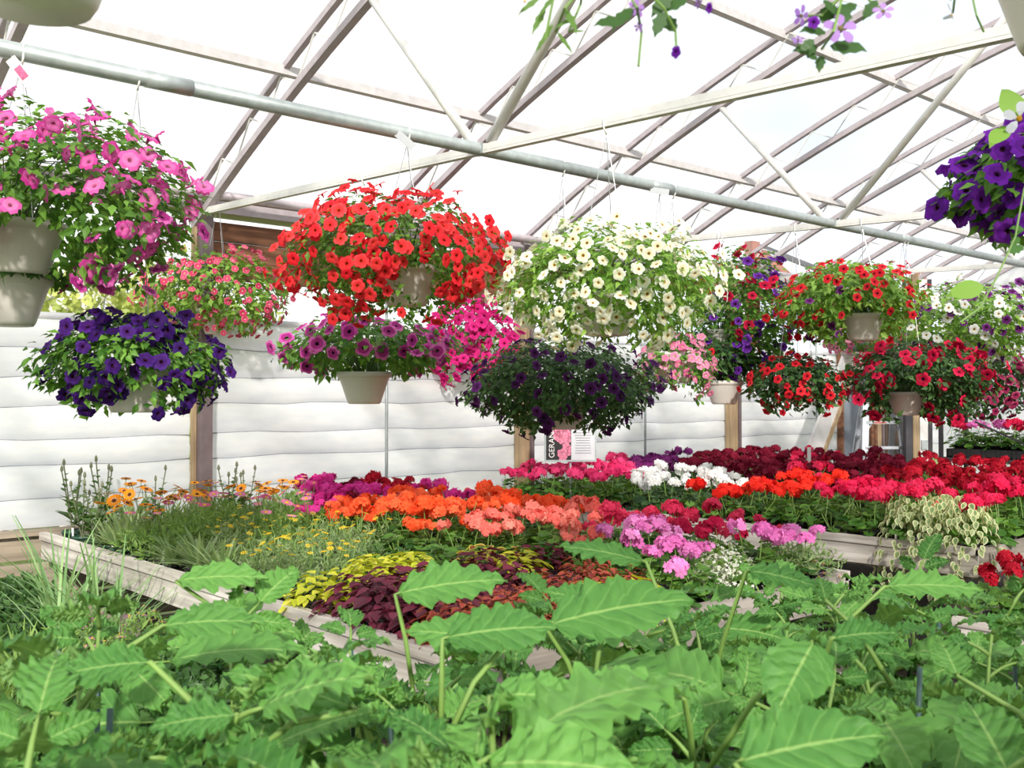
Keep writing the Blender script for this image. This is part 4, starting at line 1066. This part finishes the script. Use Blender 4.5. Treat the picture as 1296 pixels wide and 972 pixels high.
bk('small pink bell flower basket hung by the eave at left', 'eave', 276, 392, (274, 372), (86, 56, 50), 1500, G['bright'], (.035, .06), [('smallpink', 230, None)], fscale=1.3)
bk('deep violet petunia basket in front of the left curtain', 'pipe', 172, 462, (168, 458), (108, 60, 64), 1900, G['mid'], (.026, .045), [('violet', 105, [(110, 490, 46), (230, 490, 46), (155, 395, 30), (165, 440, 60)])], holes=[(176, 496, 12)], jit=.6, lump_a=.22)
bk('coral red bell flower basket filling the middle left', 'pipe', 515, 338, (494, 322), (130, 72, 82), 2400, G['mid'], (.024, .042), [('redbell', 300, [(440, 320, 90), (540, 290, 80), (580, 330, 60), (420, 380, 50)])], holes=[(524, 356, 20)], fscale=1.08, cam_cut=-.1)
bk('veined magenta petunia basket with a clean white pot, below the coral red one', 'tie1', 461, 471, (462, 442), (106, 42, 34), 1300, G['mid'], (.035, .06), [('veined', 60, [(400, 430, 40), (480, 430, 40), (540, 440, 40), (460, 420, 40)])], holes=[(461, 488, 38)], fscale=1.2)
bk('fuchsia pink petunia basket peeking out behind the coral red one', 'eave', 592, 440, (592, 428), (54, 48, 58), 900, G['mid'], (.03, .05), [('fuchsia', 150, None)], fscale=1.35, cam_cut=-.1)
bk('ivory white bell flower basket in the middle, the widest of all', 'tie1', 768, 372, (770, 358), (138, 72, 78), 3000, G['bright'], (.026, .05), [('whitebell', 240, [(770, 340, 120), (700, 330, 60), (860, 360, 60), (740, 400, 70)])], lw=.18)
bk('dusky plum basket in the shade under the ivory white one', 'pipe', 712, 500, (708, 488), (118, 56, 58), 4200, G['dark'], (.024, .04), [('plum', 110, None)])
bk('soft pink basket half hidden behind the dusky plum one', 'pipe', 852, 446, (854, 466), (46, 44, 50), 1400, G['mid'], (.024, .04), [('palepink', 70, None)])
bk('crimson and royal purple petunia basket right of the ivory white one', 'tie2', 911, 418, (938, 398), (66, 80, 84), 2000, G['mid'], (.035, .055), [('crimson', 40, [(930, 345, 30), (945, 380, 26), (900, 335, 22)]), ('royal', 90, [(980, 370, 34), (955, 435, 44), (890, 430, 34)])], holes=[(910, 426, 15)], lump_a=.2, jit=.6)
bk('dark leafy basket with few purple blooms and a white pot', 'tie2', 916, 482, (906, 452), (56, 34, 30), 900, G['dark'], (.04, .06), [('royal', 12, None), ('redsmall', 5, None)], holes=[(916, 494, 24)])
bk('bright red bell flower basket at right with a grey white pot', 'tie2', 1092, 398, (1072, 380), (86, 48, 50), 2300, G['bright'], (.035, .06), [('redsmall', 105, [(1080, 350, 60), (1120, 360, 40), (1010, 400, 24), (1010, 360, 30)]), ('purplesmall', 16, [(1070, 415, 20), (1020, 425, 20)])], holes=[(1092, 408, 24)], fscale=1.25)
bk('white and wine purple bell flower basket at the far right', 'pipe', 1220, 420, (1222, 405), (92, 46, 52), 2400, G['bright'], (.035, .055), [('whitesmall', 95, [(1230, 400, 60), (1200, 425, 40), (1260, 380, 40)]), ('purplesmall', 90, None)], depth=7.4, hang=False, fscale=1.35)
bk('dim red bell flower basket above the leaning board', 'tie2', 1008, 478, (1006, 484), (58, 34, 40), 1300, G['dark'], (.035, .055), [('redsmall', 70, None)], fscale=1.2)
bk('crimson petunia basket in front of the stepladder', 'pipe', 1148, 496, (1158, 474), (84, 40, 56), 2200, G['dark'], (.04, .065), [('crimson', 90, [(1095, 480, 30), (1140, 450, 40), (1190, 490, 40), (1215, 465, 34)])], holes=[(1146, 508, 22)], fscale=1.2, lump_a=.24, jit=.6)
bk('soft pink bell flower basket behind the bright red one', 'tie2', 1085, 446, (1090, 428), (50, 26, 20), 500, G['mid'], (.035, .05), [('palepink', 50, None)], depth=8.6, hang=False, fscale=1.5)
bk('dusky rose basket behind the white and wine purple one', 'tie2', 1225, 470, (1232, 474), (68, 44, 54), 1700, G['dark'], (.04, .065), [('rosebell', 120, None)], depth=8.3, hang=False, fscale=1.4)
bk('bright purple petunia basket close by at the right edge', 'tie1', 1362, 262, (1316, 228), (104, 66, 70), 900, G['mid'], (.03, .055), [('bigpurple', 60, [(1240, 250, 40), (1270, 190, 40), (1260, 210, 50), (1285, 270, 40)])], cam_cut=-.8, jit=.6, lump_a=.22)

# ------------------------------------------------------------------ baskets just above the frame whose sprays hang into it
def lobelia_leaf(w=.2, teeth=3, cut=.72):
    v, f = [(0, 0, 0)], []
    for i in range(1, 2 * teeth + 1):
        t = i / (2 * teeth + 1); ww = w * math.sin(PI * t ** .8) * (1 if i % 2 else cut); v += [(-ww, t, .1 * ww), (ww, t, .1 * ww)]
    v.append((0, 1, -.1)); k = len(v) - 1
    f += [(0, 2, 1)]
    for i in range(2 * teeth - 1): a = 1 + 2 * i; f += [(a, a + 1, a + 3), (a, a + 3, a + 2)]
    f.append((k - 2, k - 1, k)); return np.array(v), np.array(f), np.zeros(len(f), int)
LEAF_ME = {m: Leaves().add(lobelia_leaf(.12 if m == 'fern' else .3, 3, 1.0 if m == 'bright' else .72), np.zeros((1, 3)), np.eye(3)[None], [1.0]).mesh('leaf', [G[m]]) for m in ('mid', 'bright', 'dark', 'fern')}
def spray(d, label, pot_px, stems, leaves, flowers, fkey='lobelia', fs=1.0):
    """stems: pixel polylines starting at the pot; leaves (x, y, angle, length in px, mat); flowers (x, y, size px)"""
    base = at_depth(pot_px[0], pot_px[1], d); s = d / F_PX
    t = thing('hanging_basket', tuple(base), label, 'hanging basket'); obj('pot', BPOT, t)
    w = MB()
    for k in range(3):
        a = k * 2.094 + .5; w.tube([(RPOT * 1.03 * math.cos(a), RPOT * 1.03 * math.sin(a), HPOT - .01), (0, 0, .75)], .0016, 4)
    obj('hanger_wire', w.mesh('hanger_wire', M['wire']), t)
    j = lambda: rng.normal() * .02
    for pl in stems:
        pts = [np.array((0, 0, HPOT * .95))] + [at_depth(x, y, d + j() - .03) - base for x, y in pl]
        mb = MB(); mb.tube([tuple(p) for p in pts], .0017, 6); obj('stem', mb.mesh('stem', M['stem']), t)
    for x, y, a, L, m in leaves:
        p = at_depth(x, y, d - .03 + j() * .4) - base; a = math.radians(a)
        dirv = RIGHT * math.cos(a) + UP * math.sin(a) + FWD * rng.uniform(-.3, .3); n = -FWD + UP * rng.uniform(.1, .8) + RIGHT * rng.normal() * .3
        fr = frames(n[None], dirv[None])[0]; o = obj('leaf', LEAF_ME[m], t); S_ = L * s
        o.matrix_local = Matrix(((fr[0][0] * S_, fr[0][1] * S_, fr[0][2] * S_, p[0]), (fr[1][0] * S_, fr[1][1] * S_, fr[1][2] * S_, p[1]), (fr[2][0] * S_, fr[2][1] * S_, fr[2][2] * S_, p[2]), (0, 0, 0, 1)))
    for x, y, r, k in flowers:
        p = at_depth(x, y, d - .045 + j() * .3) - base; me = FL[k]; R = max(abs(v.co.x) for v in me.vertices)
        o = obj('flower', me, t, tuple(p)); n = -FWD + rng.normal(size=3) * .45; o.rotation_euler = Vector(n).to_track_quat('Z', 'Y').to_euler(); o.scale = (r * s / R,) * 3
def lobed(name, R, mats, n=5, gap=0):
    mb = MB()
    for k in range(n):
        a = 2 * PI * (k + gap) / (n + 2 * gap) + .3; c, q = math.cos(a), math.sin(a)
        pr = [(.12, .0, .0), (.45, .25, .04), (.8, .30, .0), (1.0, .14, -.06), (1.0, -.14, -.06), (.8, -.30, .0), (.45, -.25, .04)]
        mb.add([(R * (c * u - q * v), R * (q * u + c * v), R * w) for u, v, w in pr], [tuple(range(7))], 0)
    mb.lathe([(R * .2, 0), (R * .14, .1 * R), (.0004, .12 * R)], 8, 1); mb.lathe([(R * .16, 0), (R * .1, -.6 * R)], 6, 0)
    return mb.mesh(name, mats)
FL['lobed'] = lobed('flower', .02, [PT('lilac_lobe', (150, 106, 190), (186, 146, 212)), PT('olive_throat', (104, 96, 60), (130, 120, 76))])
FL['palelobed'] = lobed('flower', .02, [PT('pale_grey_lobe', (196, 198, 210), (226, 228, 236)), goldt], 3, 1)
spray(1.25, 'lilac flowered basket above the frame, its sprays hanging into the top middle', (770, -190),
      [[(745, -60), (700, 0), (690, 50)], [(760, -40), (715, 10), (703, 40)], [(790, -40), (800, 0), (806, 10), (812, 40), (808, 84)], [(800, -30), (840, 10), (855, 40), (856, 66)], [(740, -40), (735, 5), (720, 40)]],
      [(690, 10, 250, 46, 'fern'), (700, 30, 235, 36, 'fern'), (685, -5, 220, 40, 'fern'), (705, 40, 290, 36, 'fern'), (715, 10, 280, 50, 'fern'), (690, 45, 250, 28, 'fern'), (730, 20, 215, 34, 'fern'), (705, -10, 250, 44, 'fern'),
       (790, 25, 200, 40, 'dark'), (800, 10, 240, 40, 'dark'), (840, 15, 250, 34, 'dark'), (855, 40, 120, 36, 'dark'), (870, 0, 200, 40, 'dark'), (850, -10, 230, 40, 'dark'), (720, 40, 330, 24, 'fern')],
      [(806, 10, 12, 'lobed'), (856, 66, 8, 'bigpurple'), (885, 2, 10, 'lobed'), (898, 10, 7, 'bigpurple'), (808, 34, 6, 'lobed'), (664, 2, 10, 'palelobed')])
spray(1.3, 'purple lobed sprig hanging from above the frame, right of the middle', (1085, -190),
      [[(1075, -60), (1065, 0), (1055, 40), (1040, 62)], [(1080, -40), (1100, 0), (1116, 14)], [(1070, -10), (1040, 20), (1018, 20)]],
      [(1070, 8, 255, 36, 'dark'), (1040, 30, 60, 36, 'dark'), (1045, 40, 200, 40, 'dark'), (1035, 60, 190, 34, 'dark'), (1050, 58, 340, 46, 'dark'), (1040, 70, 260, 24, 'dark'), (1085, 5, 200, 40, 'dark'), (1030, 50, 220, 24, 'dark'), (1060, 20, 110, 34, 'dark'), (1110, 0, 230, 30, 'dark'), (1020, 66, 300, 22, 'dark')],
      [(1064, 36, 21, 'lobed'), (1014, 20, 13, 'lobed'), (1118, 14, 13, 'lobed'), (1010, 50, 8, 'lobed'), (1030, 28, 8, 'bigpurple')])
spray(1.5, 'pale grey lobelia sprig hanging from above the frame at upper right', (1215, -160), [[(1212, -40), (1208, 0), (1206, 16)], [(1225, -30), (1236, 20), (1245, 40)]],
      [(1205, 0, 160, 20, 'mid')], [(1204, 20, 16, 'palelobed')])
p = at_depth(40, 8, 1.35); t = thing('hanging_basket', tuple(p), 'pale pot bottom hanging close at the top left corner', 'hanging basket'); obj('pot', BPOT, t)
w = MB()
for k in range(3): a = k * 2.094; w.tube([(RPOT * 1.03 * math.cos(a), RPOT * 1.03 * math.sin(a), HPOT - .01), (0, 0, .75)], .0016, 4)
obj('hanger_wire', w.mesh('hanger_wire', M['wire']), t)
# leafy runner from the near right basket
spray(1.9, 'leafy runner with rounded leaves trailing down the right edge', (1350, 60), [[(1310, 200), (1296, 240), (1285, 300), (1262, 350), (1240, 390), (1215, 408)]],
      [(1246, 362, 178, 46, 'bright'), (1290, 150, 110, 50, 'bright'), (1275, 160, 250, 40, 'bright'), (1290, 300, 230, 20, 'mid'), (1296, 312, 200, 24, 'mid'), (1296, 290, 180, 20, 'mid')], [(1290, 150, 20, 'palelobed')])

# care tags on hooks
def hook_tag(px, py, sup, L, ang, label, mat='tag', pr=False):
    P0, zs, d = support(sup, px); p = at_depth(px, py, d)
    t = thing('care_tag', tuple(p), label, 'tag'); a = math.radians(ang)
    dv = Vector(RIGHT * math.cos(a) + UP * math.sin(a)); L *= d / F_PX
    w = MB(); w.tube([(0, 0, zs - p[2] - .02), tuple(dv * .01)], .0016, 4); h = MB()
    obj('loop', w.mesh('loop', M['wire']), t)
    pl = obj('plate', MB().beam((0, 0, 0), dv * L, L * .30, .002, up=tuple(-FWD)).mesh('plate', M[mat]), t)
    if pr: obj('print', MB().beam(dv * L * .3, dv * L * .7, L * .22, .0026, up=tuple(-FWD)).mesh('print', M['tag_print']), pl)
hook_tag(13, 74, 'pipe', 46, -52, 'white care tag with a pink print hanging from the pipe at upper left', 'tag', True)
hook_tag(498, 164, 'pipe', 34, -42, 'grey care tag on the pipe above the coral red basket', 'tag_grey')
hook_tag(823, 240, 'pipe', 24, -8, 'small grey care tag on the pipe above the ivory white basket', 'tag_grey')
def spare_hook(px, sup, label, wire):
    P0, zs, d = support(sup, px); t = thing('wire_hanger', (P0[0], P0[1], zs), label, 'hanger')
    h = obj('hook', HOOK, t, (0, 0, -.02)); h.rotation_euler = (0, 0, PI / 2)
    w = MB()
    for k in range(3): a = k * 2.094; w.tube([(0, 0, -.07), (.09 * math.cos(a), .09 * math.sin(a), -wire)], .0016, 4)
    obj('wire', w.mesh('wire', M['wire']), t)
spare_hook(835, 'pipe', 'three wire hanger on the pipe above the right half of the ivory white basket', .7)
spare_hook(1144, 'pipe', 'long wire hanger on the pipe above the bright red basket', .55)

# ------------------------------------------------------------------ tomato plants in front
def leaflet(L, W, droop, fold, seed, lob=1.0):
    r = np.random.default_rng(seed); n = 32; V, UV = [], []; y = z = 0.0
    for i in range(n + 1):
        t = i / n; th = droop * t; 
        if i: y += L / n * math.cos(th); z -= L / n * math.sin(th)
        base = 2.05 * t ** .62 * (1 - t) ** .88 + (.10 * (1 - t) if t > 0 else 0)
        tooth = 1 - lob * .20 * (1 - math.sqrt(abs(math.sin(PI * (t * 4.4 + .1))))) * (1 - .75 * t)
        w = W * max(base, .03 if i < n else 0) * (tooth if 0 < i < n else 1)
        for sx in (-1, -.5, 0, .5, 1):
            a = abs(sx); rp = .003 * math.sin(t * 5.2 * 2 * PI - a * 3) * a * L / .12
            V.append((sx * w * math.cos(fold * a), y + (.05 * L * a * (1 - t)), z + a * w * math.sin(fold) - .18 * w * a * a + rp + .004 * r.normal() * a)); UV.append((.5 + sx * .5, t))
    F = [(i * 5 + k, i * 5 + k + 1, i * 5 + k + 6, i * 5 + k + 5) for i in range(n) for k in range(4)]
    return np.array(V), F, UV
def compound(name, seed, L, pairs, tl, big=1.0):
    """tomato leaf: rachis along +Y, toothed leaflets in pairs and one at the tip"""
    r = np.random.default_rng(seed); mb = MB(); uvs = []
    def put(V, F, UV, M4):
        W = V @ M4[:3, :3].T + M4[:3, 3]; o = len(mb.v); mb.add(W, F, 0); uvs.extend(UV)
    def rach(t): return np.array((0, L * t, .06 * L * math.sin(PI * t * .9) - .18 * L * t * t))
    for q in range(pairs):
        t = .38 + .50 * q / max(1, pairs - 1) if pairs > 1 else .6
        for s in (-1, 1):
            sz = tl * ((.42 + .16 * q) if pairs > 1 else .56) * r.uniform(.85, 1.1)
            a = -s * r.uniform(.9, 1.25); R = Matrix.Rotation(a, 3, 'Z') @ Matrix.Rotation(s * r.uniform(-.1, .35), 3, 'Y')
            M4 = np.eye(4); M4[:3, :3] = np.array(R); M4[:3, 3] = rach(t) + np.array((s * .008, 0, 0))
            V, F, UV = leaflet(sz, sz * .36, r.uniform(.3, .9), r.uniform(.15, .5), seed * 13 + q * 2 + s); put(V, F, UV, M4)
        if q:
            for s in (-1, 1):
                M4 = np.eye(4); M4[:3, :3] = np.array(Matrix.Rotation(-s * 1.2, 3, 'Z')); M4[:3, 3] = rach(t - .12)
                V, F, UV = leaflet(tl * .2, tl * .07, .3, .2, seed + q + 90); put(V, F, UV, M4)
    M4 = np.eye(4); M4[:3, :3] = np.array(Matrix.Rotation(-.25, 3, 'X')); M4[:3, 3] = rach(1)
    V, F, UV = leaflet(tl * big, tl * .37 * big, r.uniform(.4, 1.0), r.uniform(.12, .4), seed * 7); put(V, F, UV, M4)
    nv = len(mb.v); mb.tube([tuple(rach(t)) for t in np.linspace(0, 1.04, 8)], [.0030, .0029, .0027, .0025, .0022, .002, .0017, .0012], 6, 1)
    uvs.extend([(.5, .5)] * (len(mb.v) - nv))
    me = mb.mesh(name, [M['tomato'], M['stem']], True); uv = me.uv_layers.new(name='UVMap')
    li = np.zeros(len(me.loops), np.int32); me.loops.foreach_get('vertex_index', li); uv.data.foreach_set('uv', np.array(uvs, np.float32)[li].ravel())
    return me
TL = [compound('leaf', 3 + i, (.09, .11, .13, .10, .12, .14, .08)[i], (1, 2, 2, 1, 2, 1, 1)[i], (.17, .165, .15, .19, .165, .18, .20)[i]) for i in range(7)]
TS = [compound('leaf', 40 + i, .05, 1, .085) for i in range(3)]
def tomato(x, y, z0, H, label, seed, stake, big=1.0):
    r = np.random.default_rng(seed); t = thing('tomato_plant', (x, y, z0), label, 'tomato plant', 'young tomato plants in the foreground')
    obj('pot', POT_T, t)
    lean = r.normal(size=2) * .03
    sp = lambda f: np.array((lean[0] * f * f + .006 * math.sin(f * 9), lean[1] * f * f + .006 * math.cos(f * 8), .115 + H * f))
    mb = MB(); mb.tube([tuple(sp(f)) for f in np.linspace(0, 1, 8)], [.0052 - .0026 * f for f in np.linspace(0, 1, 8)], 8); obj('stem', mb.mesh('stem', M['stem'], True), t)
    n = 7; az0 = r.uniform(0, 6.28)
    for i in range(n):
        f = .25 + .73 * i / (n - 1); az = az0 + i * 2.4 + r.normal() * .2
        me = (TS if i >= n - 2 else TL)[r.integers(3 if i >= n - 2 else 7)]
        el = (.05 + .75 * (i / (n - 1)) ** 2) + r.normal() * .14
        o = obj('leaf', me, t, tuple(sp(f))); o.rotation_mode = 'XYZ'
        o.rotation_euler = (Matrix.Rotation(az, 3, 'Z') @ Matrix.Rotation(el, 3, 'X') @ Matrix.Rotation(r.normal() * .3, 3, 'Y')).to_euler()
        o.scale = (big * r.uniform(1.05, 1.45) * (1.0 if i > 1 else .8),) * 3
    if stake:
        mb = MB(); sx, sy = .03 * math.cos(az0), .03 * math.sin(az0); mb.tube([(sx, sy, .06), (sx * 1.4, sy * 1.4, .115 + H * stake)], .0042, 8); obj('stake', mb.mesh('stake', M['stake'], True), t)
    return t
B4 = (-.75, 2.75, .14, 1.78)
TZ = .65
bench('potting_bench', *B4, 'low dark bench carrying the tomato plants in the foreground', .68, TZ, .10)
made = []; spots = []
for i, x in enumerate(np.arange(B4[0] + .14, B4[1], .27)):
    for j, y in enumerate(np.arange(B4[2] + .14, B4[3] - .08, .265)):
        xx, yy = x + rng.normal() * .02 + (.11 if j % 2 else 0), y + rng.normal() * .02
        px, py, d = to_px((xx, yy, 1.1))
        if d < .66 or px < -170 or px > 1470 or xx > B4[1] - .1: continue
        spots.append((j, px, xx, yy))
spots.sort()
for c, (j, px, xx, yy) in enumerate(spots):
    order = sum(1 for q in spots if q[0] == j and q[1] < px)
    H = rng.uniform(.28, .35) + (.05 if px < 420 else -.035 if px < 820 else (-.12 if px < 1090 else -.045) if yy > 1.0 or xx > 1.9 else -.02)
    stk = c % 2 == 0
    made.append((xx, yy, H, tomato(xx, yy, TZ, H, '%s tomato plant, %s from the left in the %s row from the camera' % ('staked' if stk else 'unstaked', ORD[order], ORD[j]), 100 + c, rng.uniform(.85, 1.08) if stk else 0, 1.25 if to_px((xx, yy, 1.1))[2] < 1.25 else 1.0)))

# the large single leaves that stand out of the canopy
def big_leaf(bx, by, tx, ty, d, W=.33, dt=0.0, droop=.35, fold=.25, tilt=.7):
    a, b = at_depth(bx, by, d), at_depth(tx, ty, d + dt)
    q = min(made, key=lambda m: (m[0] - a[0]) ** 2 + (m[1] - a[1]) ** 2); o3 = np.array((q[0], q[1], TZ))
    L = np.linalg.norm(b - a); al = unit(b - a); n = -FWD * tilt + np.array((0, 0, 1.0)); R = frames(n[None], al[None])[0]
    V, F, UV = leaflet(L * 1.04, L * W, droop, fold, int(bx * 7 + by), .7)
    V = V @ np.array(Matrix.Rotation(droop * .45, 3, 'X')).T
    mb = MB(); mb.add(V @ R.T + (a - o3), F, 0); uvs = list(UV)
    st = np.array((0, 0, min(.115 + q[2] * .9, a[2] - TZ - .03))); e = a - o3; k = len(mb.v)
    mid_ = (st + e) / 2 + np.array((0, 0, .02)); mb.tube([tuple(st), tuple(mid_), tuple(e), tuple(e + al * L * .06)], [.0045, .004, .0032, .0022], 6, 1)
    uvs += [(.5, .5)] * (len(mb.v) - k)
    me = mb.mesh('leaf', [M['tomato'], M['stem']], True); uv = me.uv_layers.new(name='UVMap')
    li = np.zeros(len(me.loops), np.int32); me.loops.foreach_get('vertex_index', li); uv.data.foreach_set('uv', np.array(uvs, np.float32)[li].ravel())
    obj('leaf', me, q[3])
for args in ((500, 752, 632, 706, 1.65), (818, 712, 716, 660, 1.85, .22), (690, 792, 868, 712, 1.55), (640, 815, 520, 775, 1.4), (560, 808, 700, 772, 1.35, .36), (866, 884, 728, 850, 1.15), (930, 965, 1122, 892, 1.0, .38),
             (1030, 812, 985, 935, 1.2, .42), (1052, 808, 1138, 790, 1.35, .36), (1212, 856, 1211, 795, 1.45, .55), (1120, 742, 1240, 748, 1.9, .26), (452, 898, 290, 800, 1.15, .20), (190, 838, 84, 872, 1.15, .40),
             (205, 792, 330, 778, 1.4, .30), (222, 735, 335, 722, 1.75, .30), (770, 770, 700, 722, 1.6, .4), (1045, 760, 1046, 720, 1.7, .45), (620, 880, 745, 890, 1.1, .36), (945, 722, 1020, 765, 1.65, .30), (300, 905, 200, 935, 1.05, .38)):
    big_leaf(*args)
